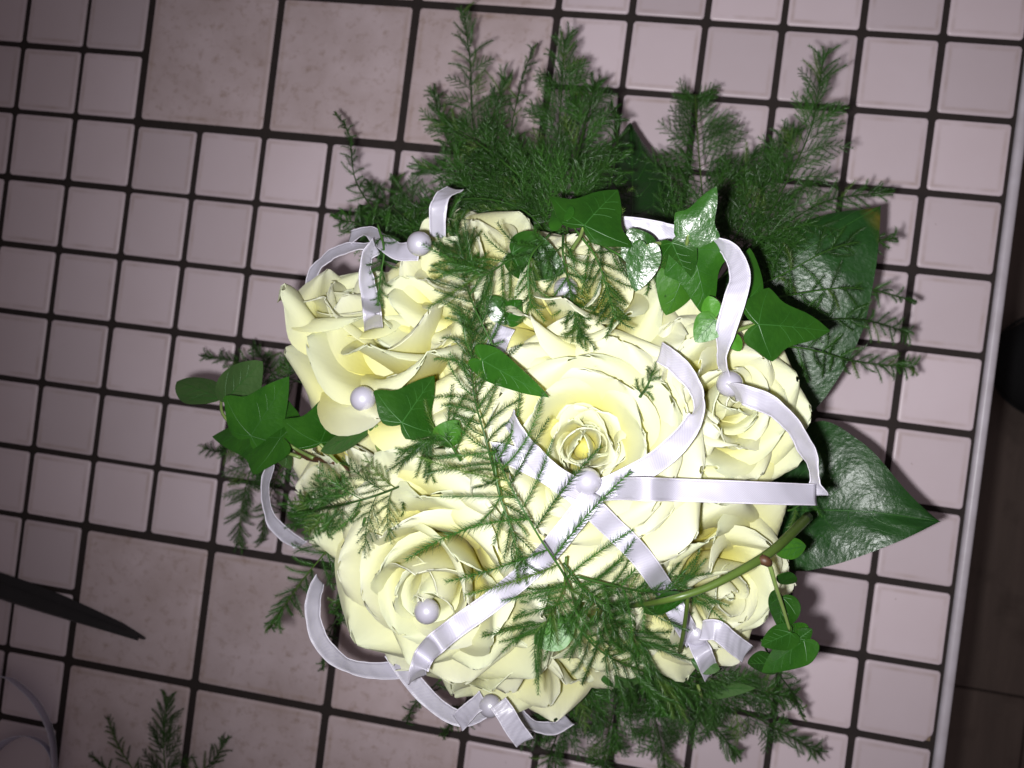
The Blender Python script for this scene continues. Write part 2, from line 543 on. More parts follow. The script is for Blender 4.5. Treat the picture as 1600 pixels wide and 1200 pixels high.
def petal_mesh(o, L, Wh, R0, rnd, nu=17, nt=18, openk=1.0, bud=0.012):
    """one petal: a rounded flat sheet whose two upper margins are rolled back along slanting
    lines (which leaves a pointed tip), then bent to the cup of the flower. o = 0 heart, 1 outside."""
    lerp = lambda a, b: a + (b - a) * o
    am = math.radians((3 + 50 * o ** 0.72) * openk + rnd.uniform(-5, 5) * o)
    tipa = math.radians((-24 + 60 * o ** 0.8) + rnd.uniform(-14, 14) * o)
    flare = math.radians(lerp(25, 62))
    ts = np.linspace(0, 1, 61)
    al = am + flare * np.clip(1 - ts / 0.28, 0, 1) ** 2 + tipa * sstep(0.42, 1.0, ts)
    ds = L / 60
    rr = R0 + np.concatenate([[0], np.cumsum(np.sin(al[:-1]) * ds)])
    zz = np.concatenate([[0], np.cumsum(np.cos(al[:-1]) * ds)])
    rr = np.maximum(rr, 0.0011)
    # rolled margins
    hl = lerp(0.74, 0.20) + rnd.uniform(-.10, .12)
    kt = 1.02 + rnd.uniform(0, .012)
    skew = rnd.uniform(-0.22, 0.22) * o
    rho = lerp(0.0012, 0.0058) * rnd.uniform(0.7, 1.5)
    maxang = lerp(0.9, 2.0) * rnd.uniform(0.8, 1.12)
    ph1, ph2, ph3 = (rnd.uniform(0, 6.28) for _ in range(3))
    wav = lerp(0.0002, 0.0013)
    V, U, F = [], [], []
    for it in range(nt):
        t0 = (it / (nt - 1)) ** 0.85
        for iu in range(nu):
            u = -1 + 2 * iu / (nu - 1)
            t = t0 * (1 - 0.02 * math.cos(u * 9 + ph1) * t0)
            if t < 0.62:
                w = Wh * (0.26 + 0.74 * sstep(0, 1, t / 0.62))
            else:
                w = Wh * max(0.0, 1 - ((t - 0.62) / 0.40) ** 2.3) ** 0.55
            x, s, n = u * w, t * L, 0.0
            for sg, hh in ((1, hl + skew), (-1, hl - skew)):
                # line from (0, kt L) to (sg Wh, hh L)
                dx, dy = sg * Wh, (hh - kt) * L
                ln = math.hypot(dx, dy)
                nx, ny = -dy / ln * sg, abs(dx) / ln
                d = x * nx + (s - kt * L) * ny
                if d > 0 and x * sg > 0:
                    al_ = abs(x) * abs(dx) / ln + (kt * L - s) * abs(dy) / ln     # distance from the tip along the fold
                    rh = rho * (0.16 + 0.84 * min(1.0, max(0.0, al_) / (0.55 * ln)))
                    a = min(d / rh, maxang)
                    ex = d - rh * a             # past the roll the sheet runs on straight
                    d2 = rh * math.sin(a) + ex * math.cos(a)
                    x += nx * (d2 - d)
                    s += ny * (d2 - d)
                    n -= rh * (1 - math.cos(a)) + ex * math.sin(a)
            n += wav * (math.sin(u * 3.1 + ph2 + 4 * t) * t + 0.6 * math.sin(u * 6.5 + ph3) * t * t)
            # a soft crease down the middle
            n -= 0.0009 * o * math.exp(-(u / 0.22) ** 2) * t
            tt = min(max(s / L, 0), 1) * 60
            i0 = min(int(tt), 59)
            f = tt - i0
            r = rr[i0] * (1 - f) + rr[i0 + 1] * f
            z = zz[i0] * (1 - f) + zz[i0 + 1] * f
            a = al[i0] * (1 - f) + al[i0 + 1] * f
            z += max(0, s - L) * math.cos(a) + min(0, s) * math.cos(a)
            Rc = (r * (1.08 + 4.2 * min(1, o * 1.3) * t ** 2.2) + 0.0006) * (1 + (0.16 * u if o < 0.75 else 0.05 * u))
            psi = x / Rc
            psi = max(-2.9, min(2.9, psi))
            lat = Rc * math.sin(psi)
            inn = Rc * (1 - math.cos(psi))
            # outward normal in the (r, z) plane; transverse bend tilts partly with it
            nr, nz = math.cos(a), -math.sin(a)
            pr = r - inn * (0.5 * nr + 0.5) + (-n) * -1 * 0 + (-n) * 1.0 * nr * math.cos(psi)
            pz = z - inn * 0.5 * nz + (-n) * 1.0 * nz
            pl = lat + (-n) * math.sin(psi)
            V.append((pr, pl, pz))
            U.append((iu / (nu - 1), t))
    for it in range(nt - 1):
        for iu in range(nu - 1):
            a = it * nu + iu
            F.append((a, a + 1, a + nu + 1, a + nu))
    # give the sheet its thickness
    V = np.array(V)
    N = np.zeros_like(V)
    for q in F:
        nrm = np.cross(V[q[2]] - V[q[0]], V[q[3]] - V[q[1]])
        for i in q:
            N[i] += nrm
    N /= (np.linalg.norm(N, axis=1)[:, None] + 1e-12)
    th = 0.00022
    nv = len(V)
    V2 = np.vstack([V + N * th, V - N * th])
    F2 = list(F) + [tuple(nv + i for i in reversed(q)) for q in F]
    rim = [i for i in range(nu)] + [k * nu + nu - 1 for k in range(1, nt)] + [(nt - 1) * nu + i for i in range(nu - 2, -1, -1)] + [k * nu for k in range(nt - 2, 0, -1)]
    V2, F2, U2 = close_rim(V2, F2, U + U, rim, nv)
    return mesh('petal', V2, F2, M['petal'], U2)

Q = np.array([0.345, -0.190, 0.085])       # the middle of the bouquet's dome
def rose(px, py, z, size, label, seed, n=32, openk=1.0, tilt=(0, 0), roll=0.0, heart=1.0, o0=0.0, axis=None, fill=0):
    """rose whose heart is seen at (px, py); size = outer radius in metres; tilt = extra lean in the picture (right, down)"""
    rnd = random.Random(seed)
    face = at(px, py, z)
    ax = unit(face - Q)
    ax = unit(ax + imgvec(1, 0) * tilt[0] + imgvec(0, 1) * tilt[1])
    if axis is not None:
        ax = unit(imgvec(1, 0) * axis[0] + imgvec(0, 1) * axis[1] + np.array([0, 0, axis[2]]))
    k = size / 0.041
    x = unit(np.cross(np.array([0.2, 1, 0.1]), ax))
    y = np.cross(ax, x)
    org = face - ax * 0.029 * k
    e = empty('rose', None, label, 'rose', 'cream roses of the bouquet', mw=frame(org, x, y, ax))
    for q in range(n):
        f = q / (n - 1)
        o = o0 + (1 - o0) * f ** 1.05
        L = (0.0285 + 0.0155 * o) * k * rnd.uniform(0.95, 1.06)
        if o < 0.25:
            L *= heart
        Wh = (0.0105 + 0.0180 * min(1, o * 1.35)) * k * rnd.uniform(0.92, 1.1)
        R0 = (0.0006 + 0.0052 * o) * k
        pm_ = petal_mesh(o, L, Wh, R0, rnd, openk=openk)
        phi = math.radians(137.5 * q + rnd.uniform(-14, 14)) + roll
        p = obj('petal', pm_, e)
        p.rotation_euler = (0, 0, phi)
        p.location = (0, 0, (0.004 * (1 - o)) * k)
    # small folded petals that fill the heart
    for q in range(fill):
        pm_ = petal_mesh(0.10 + 0.03 * q, rnd.uniform(0.021, 0.025) * k, rnd.uniform(0.0075, 0.0095) * k, 0.0012 * k, rnd)
        p = obj('petal', pm_, e)
        w = 2.4 * q + 0.5
        p.rotation_euler = (rnd.uniform(-.2, .2), -0.30 + 0.02 * q, w)
        p.location = (0.0022 * k * math.cos(w), 0.0022 * k * math.sin(w), 0.001)
    if fill:
        hs = np.array([(0, 0, 0), (0, 0, .006), (.0003, 0, .012), (.0005, .0003, .0165), (.0002, .0005, .0185)]) * k
        V, F = tube_geo(hs, np.array([.0015, .0032, .0036, .0028, .0008]) * k, 9)
        obj('heart', mesh('heart', V, F, M['petal'], [(0.5, 0.30 + 0.05 * (i % 3)) for i in range(len(V))]), e)
    # green calyx and a cut stem under the flower
    S = np.array([(0, 0, -0.045), (0, 0, -0.012), (0, 0, -0.009), (0, 0, -0.008), (0, 0, -0.0075)]) * k
    V, F = tube_geo(S, [0.0025 * k, 0.0025 * k, 0.004 * k, 0.0065 * k, 0.006 * k], 8)
    obj('calyx', mesh('calyx', V, F, M['stem']), e)
    return e, ax

ROSES = {}
for key, args in dict(
    A=dict(px=915, py=695, z=0.262, size=0.0526, seed=11, tilt=(-0.05, -0.04), n=32, openk=1.06, heart=0.72, o0=0.06, fill=7, label='large open rose at the crown of the bouquet, yellow heart beside the crossing ribbons'),
    B=dict(px=668, py=930, z=0.248, size=0.0570, seed=23, tilt=(0.05, 0.10), n=32, label='broad cream rose at lower left with a pearl in its heart'),
    C=dict(px=1145, py=625, z=0.238, size=0.0421, seed=37, tilt=(-0.05, 0), n=28, openk=0.95, label='rounded cream rose beside the large right-hand leaf, pearl in its heart'),
    D=dict(px=905, py=445, z=0.238, size=0.0503, seed=41, tilt=(0, -0.22), n=18, o0=0.1, label='cream rose below the upper ivy leaves, half veiled by fern'),
    E=dict(px=622, py=490, z=0.232, size=0.0570, seed=53, axis=(-0.10, -0.72, 0.68), n=15, o0=0.22, openk=0.95, label='cream rose with wide folded petals and a pearl, above the left ivy vine'),
    F=dict(px=1138, py=930, z=0.214, size=0.0456, seed=67, tilt=(0, 0), n=26, label='cream rose at lower right, crossed by the olive ivy stem'),
    G=dict(px=812, py=1078, z=0.205, size=0.0503, seed=71, tilt=(0.1, 0.3), n=15, o0=0.2, label='cream rose at the bottom rim hanging over the cut ribbon end'),
    H=dict(px=500, py=785, z=0.200, size=0.0433, seed=83, tilt=(-0.2, 0.1), n=16, o0=0.15, label='cream rose on the left rim, under the ivy vine and its fern'),
    I=dict(px=700, py=410, z=0.222, size=0.0421, seed=97, tilt=(0, 0), n=16, o0=0.1, label='cream rose at the top left, hidden behind fern, beside a pearl'),
    K=dict(px=560, py=476, z=0.205, size=0.0470, seed=101, axis=(0.32, -0.85, 0.40), n=14, o0=0.12, openk=0.34, label='pale yellow rose seen from its side at the far left'),
    L=dict(px=612, py=672, z=0.214, size=0.0470, seed=131, axis=(-0.25, 0.35, 0.8), n=15, o0=0.3, label='low cream rose between the pearl and the brown ivy vine'),
    J=dict(px=975, py=990, z=0.212, size=0.0398, seed=113, tilt=(0, 0), n=20, label='cream rose almost covered by the fern at the bottom'),
).items():
    ROSES[key] = rose(**args)

# surface of the roses, so that what lies on them touches them
from mathutils.bvhtree import BVHTree
bpy.context.view_layer.update()
_v, _f = [], []
for e_, _a in ROSES.values():
    for ch in e_.children:
        mw = np.array(ch.matrix_world)
        co = np.empty(len(ch.data.vertices) * 3)
        ch.data.vertices.foreach_get('co', co)
        co = co.reshape(-1, 3) @ mw[:3, :3].T + mw[:3, 3]
        b0 = len(_v)
        _v.extend(map(tuple, co))
        _f.extend(tuple(b0 + i for i in p.vertices) for p in ch.data.polygons)
BVH = BVHTree.FromPolygons(_v, _f)
_cc = Vector(CC)
def dome_z(px, py):
    p = at(px, py, 0.2)
    r = math.hypot(p[0] - Q[0], p[1] - Q[1]) / 0.17
    return 0.09 + 0.17 * math.sqrt(max(0.0, 1 - min(1, r) ** 2))
def surf_z(px, py, rad=9):
    """height of the rose surface under a pixel (the highest of a few neighbouring looks)"""
    best = None
    for dx, dy in ((0, 0), (rad, 0), (-rad, 0), (0, rad), (0, -rad)):
        d = CR.T @ np.array([(px + dx - 800) / FPX, (py + dy - 600) / FPX, 1.0])
        hit = BVH.ray_cast(_cc, Vector(d).normalized())
        if hit[0] is not None:
            best = hit[0].z if best is None else max(best, hit[0].z)
    return best
def pz(p):
    """(px, py, z): a negative z means so far above the roses under that pixel"""
    px, py, z = p[:3]
    if z >= 0:
        return at(px, py, z)
    s = surf_z(px, py)
    if s is None:
        s = dome_z(px, py)
    return at(px, py, s - z)

# ------------------------------------------------------------------ holder that carries the flowers
hold = empty('bouquet_holder', (Q[0], Q[1], 0), 'dark green foam holder deep between the roses', 'holder')
V, F = [], []
for i in range(9):
    a = math.pi * i / 8
    for k in range(20):
        w = 2 * math.pi * k / 20
        r = 0.062 * math.sin(a) ** 0.8 * (1 + 0.04 * math.sin(3 * w + i))
        V.append((r * math.cos(w), r * math.sin(w), 0.150 - 0.050 * math.cos(a)))
for i in range(8):
    for k in range(20):
        k2 = (k + 1) % 20
        F.append((i * 20 + k, i * 20 + k2, (i + 1) * 20 + k2, (i + 1) * 20 + k))
obj('foam', mesh('foam', V, F, M['foam']), hold)
V, F = tube_geo([(0, 0, 0.0005), (0, 0, 0.004), (0, 0, 0.010), (0, 0, 0.06), (0, 0, 0.11)], [0.045, 0.045, 0.014, 0.013, 0.02], 20)
obj('handle', mesh('handle', V, F, M['stem']), hold)

# ------------------------------------------------------------------ asparagus fern
NEEDLE = 0.0037
def needles_on(P, rnd, V, F, step=0.00105, per=7, nl=NEEDLE, spread=45, wd=0.00012):
    """whorls of three-sided needles along polyline P"""
    P = np.asarray(P)
    seg = np.linalg.norm(np.diff(P, axis=0), axis=1)
    cum = np.concatenate([[0], np.cumsum(seg)])
    tot = cum[-1]
    s = step * 0.7
    while s < tot:
        i = min(np.searchsorted(cum, s) - 1, len(seg) - 1)
        f = (s - cum[i]) / seg[i]
        p = P[i] * (1 - f) + P[i + 1] * f
        t = unit(P[i + 1] - P[i])
        a = unit(np.cross(t, (0.13, 0.21, 1)))
        b = np.cross(t, a)
        w0 = rnd.uniform(0, 6.28)
        fade = 0.55 + 0.45 * min(1, (tot - s) / 0.008)
        for k in range(per):
            w = w0 + 6.283 * k / per + rnd.uniform(-.4, .4)
            ang = math.radians(spread + rnd.uniform(-14, 14)) * (0.6 + 0.4 * fade)
            d = t * math.cos(ang) + (a * math.cos(w) + b * math.sin(w) * 0.8) * math.sin(ang)
            L = nl * rnd.uniform(0.7, 1.12) * fade
            e1 = unit(np.cross(d, t + 0.01))
            e2 = np.cross(d, e1)
            n0 = len(V)
            V.append(p + e1 * wd)
            V.append(p - 0.5 * e1 * wd + 0.87 * e2 * wd)
            V.append(p - 0.5 * e1 * wd - 0.87 * e2 * wd)
            V.append(p + d * L)
            F += [(n0, n0 + 1, n0 + 3), (n0 + 1, n0 + 2, n0 + 3), (n0 + 2, n0, n0 + 3)]
        s += step * rnd.uniform(0.8, 1.2)

def branchlet(L, seed, compound=False, per=5):
    rnd = random.Random(seed)
    bend = rnd.uniform(-.34, .34)
    sag = rnd.uniform(-.18, .10)
    t = np.linspace(0, 1, 8)
    P = np.stack([L * t * (1 - 0.06 * t), L * bend * t * t, L * sag * t * t], 1)
    V, F = tube_geo(P, np.linspace(0.00020, 0.00008, 8), 4)
    V = list(V)
    needles_on(P[1:] if compound else P, rnd, V, F, per=per)
    if compound:
        s = 0.12
        side = 1
        while s < 0.9:
            i = s * 7
            k = int(i)
            p = P[k] * (1 - (i - k)) + P[min(k + 1, 7)] * (i - k)
            tg = unit(P[min(k + 1, 7)] - P[k])
            sd = np.array([-tg[1], tg[0], 0]) * side
            ang = math.radians(rnd.uniform(34, 52))
            d = tg * math.cos(ang) + sd * math.sin(ang) + np.array([0, 0, rnd.uniform(-.2, .2)])
            l2 = L * 0.36 * (1 - 0.75 * s) * rnd.uniform(0.8, 1.2)
            q = np.linspace(0, 1, 4)[:, None]
            P2 = p + q * d * l2 + q * q * (tg * l2 * 0.25)
            v2, f2 = tube_geo(P2, np.linspace(0.00012, 0.00006, 4), 3, len(V))
            V += list(v2)
            F += f2
            needles_on(P2, rnd, V, F, per=per, nl=NEEDLE * 0.85)
            side = -side
            s += 0.088
    return mesh('branchlet', V, F, M['fern'], smooth=False)

BR = []
for q, (L, comp) in enumerate([(0.009, 0), (0.013, 0), (0.018, 0), (0.024, 0), (0.032, 0), (0.026, 1), (0.036, 1), (0.048, 1)]):
    BR.append((L, comp, [branchlet(L, 900 + q * 10 + i, bool(comp), 7 if not comp else 5) for i in range(5)]))
def pick_branch(L, comp, rnd):
    c = [b for b in BR if bool(b[1]) == comp] or BR
    b = min(c, key=lambda b: abs(math.log(b[0] / L)))
    return b[0], rnd.choice(b[2])

FG = 'asparagus fern sprays of the bouquet'
def fern(pts, blen, nb, label, seed, comp=False, ang=(62, 22), start=0.12, prof='tri', up=None, jit=0.22, group=FG, r0=0.0006, sides=(1, -1), tipneedles=True):
    rnd = random.Random(seed)
    P = catmull([pz(p) for p in pts], 26)
    base = P[0].copy()
    e = empty('fern_frond', base, label, 'fern', group)
    V, F = tube_geo(P - base, np.linspace(r0, 0.00018, 26), 5)
    V = list(V)
    if tipneedles:
        needles_on((P - base)[14:], rnd, V, F)
    obj('stem', mesh('stem', V, F, M['fern_stem']), e)
    seg = np.linalg.norm(np.diff(P, axis=0), axis=1)
    cum = np.concatenate([[0], np.cumsum(seg)])
    nb = int(nb * 1.3)
    for k in range(nb):
        f = start + (0.985 - start) * (1 - (1 - (k + rnd.uniform(0, .9)) / nb) ** 1.45)
        f = min(max(f, 0.01), 0.985)
        s = f * cum[-1]
        i = min(max(np.searchsorted(cum, s) - 1, 0), len(seg) - 1)
        g = (s - cum[i]) / seg[i]
        p = P[i] * (1 - g) + P[i + 1] * g
        t = unit(P[i + 1] - P[i])
        nrm = unit(CC - p) if up is None else unit(up)
        nrm = unit(nrm + np.array([rnd.uniform(-1, 1), rnd.uniform(-1, 1), 0]) * jit)
        sd = unit(np.cross(nrm, t)) * sides[k % len(sides)]
        if prof == 'tri':
            L = blen * (0.22 + 0.78 * (1 - f) ** 0.75) * min(1, 0.6 + f * 2.2)
        elif prof == 'even':
            L = blen * (0.45 + 0.55 * math.sin(math.pi * min(1, 0.2 + 0.8 * (1 - f))))
        else:
            L = blen * (1 - 0.55 * f)
        L *= rnd.uniform(0.72, 1.15)
        a = math.radians(ang[0] + (ang[1] - ang[0]) * f + rnd.uniform(-9, 9))
        d = unit(t * math.cos(a) + sd * math.sin(a) + nrm * rnd.uniform(-jit, jit))
        y = unit(np.cross(nrm, d))
        z = np.cross(d, y)
        L0, me = pick_branch(L, comp and L > 0.018, rnd)
        sc = L / L0
        fr = frame(p - base, d * sc, y * (0.35 + 0.65 * sc) * rnd.choice((1, -1)), z * (0.35 + 0.65 * sc))
        obj('branchlet', me, e, fr)
    return e

# ------------------------------------------------------------------ leaves
SHAPES = dict(
    ivy=([(0, -.02), (.07, -.10), (.20, -.16), (.33, -.12), (.43, .02), (.56, .20), (.50, .28), (.37, .36), (.29, .48), (.22, .66), (.12, .85), (0.0, 1.0)], [(0, 1.0), (.54, .20), (.26, -.14)]),
    wide=([(0, -.02), (.10, -.11), (.26, -.15), (.44, -.06), (.62, .10), (.74, .20), (.62, .30), (.46, .38), (.36, .50), (.26, .68), (.12, .87), (0.0, 1.0)], [(0, 1.0), (.71, .20), (.34, -.11)]),
    arrow=([(0, -.02), (.08, -.12), (.24, -.16), (.38, -.06), (.46, .12), (.42, .30), (.34, .48), (.24, .68), (.12, .86), (0.0, 1.0)], [(0, 1.0), (.42, .16), (.24, -.13)]),
    heart=([(0, -.01), (.10, -.09), (.28, -.09), (.42, .06), (.47, .26), (.42, .48), (.30, .70), (.14, .90), (0.0, 1.0)], [(0, 1.0), (.40, .36), (.26, .0)]),
    oval=([(0, 0), (.08, .03), (.22, .15), (.32, .34), (.34, .52), (.28, .72), (.15, .90), (0.0, 1.0)], [(0, 1.0), (.28, .50), (.24, .70)]),
)
def leaf_geo(shape, wf, fold, curl, rnd):
    half, veins = SHAPES[shape]
    H = catmull(half, 22)
    H[:, 0] = np.maximum(H[:, 0], 0) * wf
    H[0, 0] = H[-1, 0] = 0
    asym = rnd.uniform(-.12, .12)
    right = H * np.array([1 + asym, 1])
    left = H[-2:0:-1] * np.array([-(1 - asym), 1])
    out = np.vstack([right, left])
    ph = [rnd.uniform(0, 6.28) for _ in range(4)]
    def h(x, y):
        v = -fold * abs(x) ** 1.3 - curl * y * y
        v += 0.022 * math.sin(5 * x + ph[0]) * math.sin(4.2 * y + ph[1]) + 0.05 * abs(x) * math.sin(7 * y + ph[2])
        return v
    c = np.array([0, 0.06])
    rings = [0.0, 0.2, 0.4, 0.6, 0.8, 0.93, 1.0]
    V, U = [], []
    n = len(out)
    for f in rings[1:]:
        for p in out:
            q = c + f * (p - c)
            V.append((q[0], q[1], h(q[0], q[1])))
            U.append((q[0], q[1]))
    ci = len(V)
    V.append((c[0], c[1], h(*c)))
    U.append(tuple(c))
    F = []
    for i in range(n):
        j = (i + 1) % n
        F.append((ci, i, j))
        for r in range(len(rings) - 2):
            F.append((r * n + i, (r + 1) * n + i, (r + 1) * n + j, r * n + j))
    return np.array(V), F, U, n, len(rings) - 2, veins, h, wf, asym

def leaf(parent, b, tip, shape='ivy', wf=1.0, mat='ivy', tilt=0.0, pitch=0.0, seed=1, fold=0.16, curl=0.10, veins=True, petiole=None, name='leaf', th=0.0003):
    """leaf blade from its petiole joint b to its tip; tilt = roll about that axis in degrees away from facing the camera"""
    rnd = random.Random(seed)
    B, T = pz(b), pz(tip)
    y = unit(T - B)
    L = np.linalg.norm(T - B)
    nrm = unit(CC - (B + T) / 2)
    nrm = unit(nrm - y * (nrm @ y))
    x = np.cross(y, nrm)
    a = math.radians(tilt)
    nrm, x = nrm * math.cos(a) + x * math.sin(a), x * math.cos(a) - nrm * math.sin(a)
    V, F, U, n, lr, vl, h, wf, asym = leaf_geo(shape, wf, fold, curl, rnd)
    V0 = V.copy()
    V = np.vstack([V, V - np.array([0, 0, th / L])])
    nv = len(V0)
    F = list(F) + [tuple(nv + i for i in reversed(f)) for f in F]
    V, F, U2 = close_rim(V, F, U + U, [lr * n + i for i in range(n)], nv)
    org = np.array(parent.location)
    fr = frame(B - org, x * L, y * L, nrm * L)
    # the mesh is stored in metres, so scale before and place without scale
    o = obj(name, mesh(name, V * L, F, M[mat], U2), parent, frame(B - org, x, y, nrm))
    if veins:
        VV, FF = [], []
        def strip(p0, p1, w0, w1, bow=0.0):
            m = 7
            p0, p1 = np.array(p0, float), np.array(p1, float)
            d = p1 - p0
            nn = np.array([-d[1], d[0]])
            nn = nn / (np.linalg.norm(nn) + 1e-9)
            b0 = len(VV)
            for q in range(m):
                f = q / (m - 1)
                p = p0 + d * f + nn * bow * math.sin(math.pi * f) * np.linalg.norm(d)
                w = (w0 + (w1 - w0) * f) / L
                for sg, up_ in ((-1, 0.00004), (0, 0.00022), (1, 0.00004)):
                    r = p + nn * sg * w
                    VV.append((r[0], r[1], h(r[0], r[1]) + up_ / L))
            for q in range(m - 1):
                for k in (0, 1):
                    a0 = b0 + q * 3 + k
                    FF.append((a0, a0 + 1, a0 + 4, a0 + 3))
        vw = 0.00024
        for (vx, vy) in vl:
            if vx == 0:
                strip((0, 0), (0, vy * 0.96), vw, vw * 0.4)
                for f in (0.28, 0.45, 0.62):
                    for sg in (1, -1):
                        strip((0, f), (sg * wf * 0.20 * (1.15 - f) * 1.3, f + 0.16), vw * 0.5, vw * 0.2, 0.05 * sg)
            else:
                for sg, k in ((1, 1 + asym), (-1, 1 - asym)):
                    strip((0, 0.02), (sg * vx * wf * 0.93 * k, vy), vw * 0.85, vw * 0.3, -0.04 * sg)
        obj('veins', mesh('veins', np.array(VV) * L, FF, M['vein']), o)
    if petiole:
        pp = [B - org + nrm * -0.0002] + [pz(q) - org for q in petiole]
        P = catmull(pp, 10)
        v, f = tube_geo(P, np.linspace(0.0007, 0.0009, 10), 6)
        obj('petiole', mesh('petiole', v, f, M['petiole']), parent)
    return o

def broad_leaf(mid, left, right, label, bulge=0.004, seed=1, nveins=6, mat='broad'):
    """big glossy leaf lofted between its midrib and its two margins (pixel, height) curves"""
    rnd = random.Random(seed)
    m, k = 26, 7
    Pm, Pl, Pr = (catmull([pz(p) for p in c], m) for c in (mid, left, right))
    base = Pm[0].copy()
    e = empty('broad_leaf', base, label, 'leaf', 'broad glossy leaves under the bouquet')
    V, U = [], []
    for i in range(m):
        t = i / (m - 1)
        for j in range(-k, k + 1):
            f = abs(j) / k
            E_ = Pl[i] if j < 0 else Pr[i]
            p = Pm[i] * (1 - f) + E_ * f
            up = unit(np.cross(Pr[i] - Pl[i], Pm[min(i + 1, m - 1)] - Pm[max(i - 1, 0)]))
            if up[2] < 0:
                up = -up
            q = math.sin(math.pi * f) * bulge * (1 - t * 0.4)
            q += 0.0007 * math.sin((t * nveins * 2 - f * 3.0) * math.pi) * math.sin(math.pi * min(1, f * 1.2))
            q += 0.0012 * math.sin(9 * t + 2 * j / k + seed) * f
            V.append(p + up * q - base)
            U.append((0.5 + 0.5 * j / k, t))
    w = 2 * k + 1
    F = [(i * w + j, i * w + j + 1, (i + 1) * w + j + 1, (i + 1) * w + j) for i in range(m - 1) for j in range(w - 1)]
    V = np.array(V)
    n0 = np.cross(V[F[len(F) // 2][2]] - V[F[len(F) // 2][0]], V[F[len(F) // 2][3]] - V[F[len(F) // 2][1]])
    if n0[2] < 0:
        F = [tuple(reversed(f)) for f in F]
    nv = len(V)
    V2 = np.vstack([V, V - np.array([0, 0, 0.0005])])
    F2 = F + [tuple(nv + i for i in reversed(f)) for f in F]
    rim = list(range(w)) + [i * w + w - 1 for i in range(1, m)] + [(m - 1) * w + j for j in range(w - 2, -1, -1)] + [i * w for i in range(m - 2, 0, -1)]
    V2, F2, U2 = close_rim(V2, F2, U + U, rim, nv)
    bl = obj('blade', mesh('blade', V2, F2, M[mat], U2), e)
    pts = np.array([V[i * w + k] for i in range(m)]) + np.array([0, 0, 0.0001])
    v, f = tube_geo(pts, np.linspace(0.0008, 0.0002, m), 6)
    obj('midrib', mesh('midrib', v, f, M['vein']), e)
    for q in range(nveins):
        for sg in (-1, 1):
            i0 = int((0.08 + 0.75 * q / nveins) * (m - 1))
            P = []
            for s in range(8):
                i = min(m - 1, i0 + int(s * 0.9))
                P.append(V[i * w + k + sg * int(round(s * (k - 1) / 7))] + np.array([0, 0, 0.00003]))
            v, f = tube_geo(catmull(P, 14), np.linspace(0.00025, 0.0001, 14), 4)
            obj('vein', mesh('vein', v, f, M['vein']), bl)
    return e

# ------------------------------------------------------------------ ribbons and pearls
RW = 0.0078
def ribbon(pts, label, width=RW, mat='ribbon', cut=False, n=None, name='satin_ribbon', cat='ribbon', group='satin ribbons of the bouquet', smoothz=True, edges=True):
    """pts: (px, py, z, twist) - twist in degrees turns the band about its length, 0 = flat towards the camera"""
    n = n or 10 * len(pts)
    P2 = catmull([(p[0], p[1]) for p in pts], n)
    tw = np.radians(catmull([(p[3],) for p in pts], n)[:, 0])
    rj = random.Random(len(label) * 7 + len(pts))
    w1, w2 = rj.uniform(0, 6), rj.uniform(0, 6)
    kk = np.linspace(0, 1, n) * len(pts)
    tw = tw + 0.10 * np.sin(kk * 2.3 + w1) + 0.05 * np.sin(kk * 5.1 + w2)
    lift = catmull([(p[2],) for p in pts], n)[:, 0]
    Zs = []
    kn = [pz(p)[2] for p in pts]
    zc = catmull([(z,) for z in kn], n)[:, 0]
    # keep the whole band above the petals it crosses when it is draped
    dr = catmull([(1.0 if p[2] < 0 else 0.0,) for p in pts], n)[:, 0]
    for i in range(n):
        if dr[i] > 0.6:
            s = surf_z(P2[i][0], P2[i][1], 14)
            if s is not None:
                zc[i] = max(zc[i], s + max(0.001, -lift[i]))
    if smoothz:
        for _ in range(6):
            zs = zc.copy()
            zs[1:-1] = (zc[:-2] + 2 * zc[1:-1] + zc[2:]) / 4
            zc = np.maximum(zs, zc - 0.0012)
    P = np.array([at(P2[i][0], P2[i][1], zc[i]) for i in range(n)])
    base = P[n // 2].copy()
    e = empty(name, base, label, cat, group)
    T = np.gradient(P, axis=0)
    seg = np.concatenate([[0], np.cumsum(np.linalg.norm(np.diff(P, axis=0), axis=1))])
    V, U = [], []
    k = 6
    EL, ER = [], []
    for i in range(n):
        t = unit(T[i])
        vd = unit(P[i] - CC)
        side = unit(np.cross(t, vd))
        third = np.cross(side, t)
        wv = side * math.cos(tw[i]) + third * math.sin(tw[i])
        nn = np.cross(wv, t)
        for j in range(k + 1):
            u = j / k - 0.5
            sl = (0.22 * u * width * t) if (cut and i == n - 1) else 0
            q = P[i] + wv * u * width + nn * (0.0004 * math.cos(math.pi * u) + 0.00016 * math.sin(u * 5 + i * 0.9 + w1) * math.sin(i * 0.37 + w2)) + sl - base
            V.append(q)
            U.append((u * width, seg[i]))
        EL.append(V[-k - 1])
        ER.append(V[-1])
    w = k + 1
    F = [(i * w + j, i * w + j + 1, (i + 1) * w + j + 1, (i + 1) * w + j) for i in range(n - 1) for j in range(k)]
    me = mesh('band', V, F, M[mat], U)
    b = obj('band', me, e)
    sm = b.modifiers.new('thickness', 'SOLIDIFY')
    sm.thickness = 0.00022
    sm.offset = 0
    if edges:
        for ed in (EL, ER):
            v, f = tube_geo(ed, 0.00030, 5)
            obj('edge', mesh('edge', v, f, M['selvage']), e)
    return e

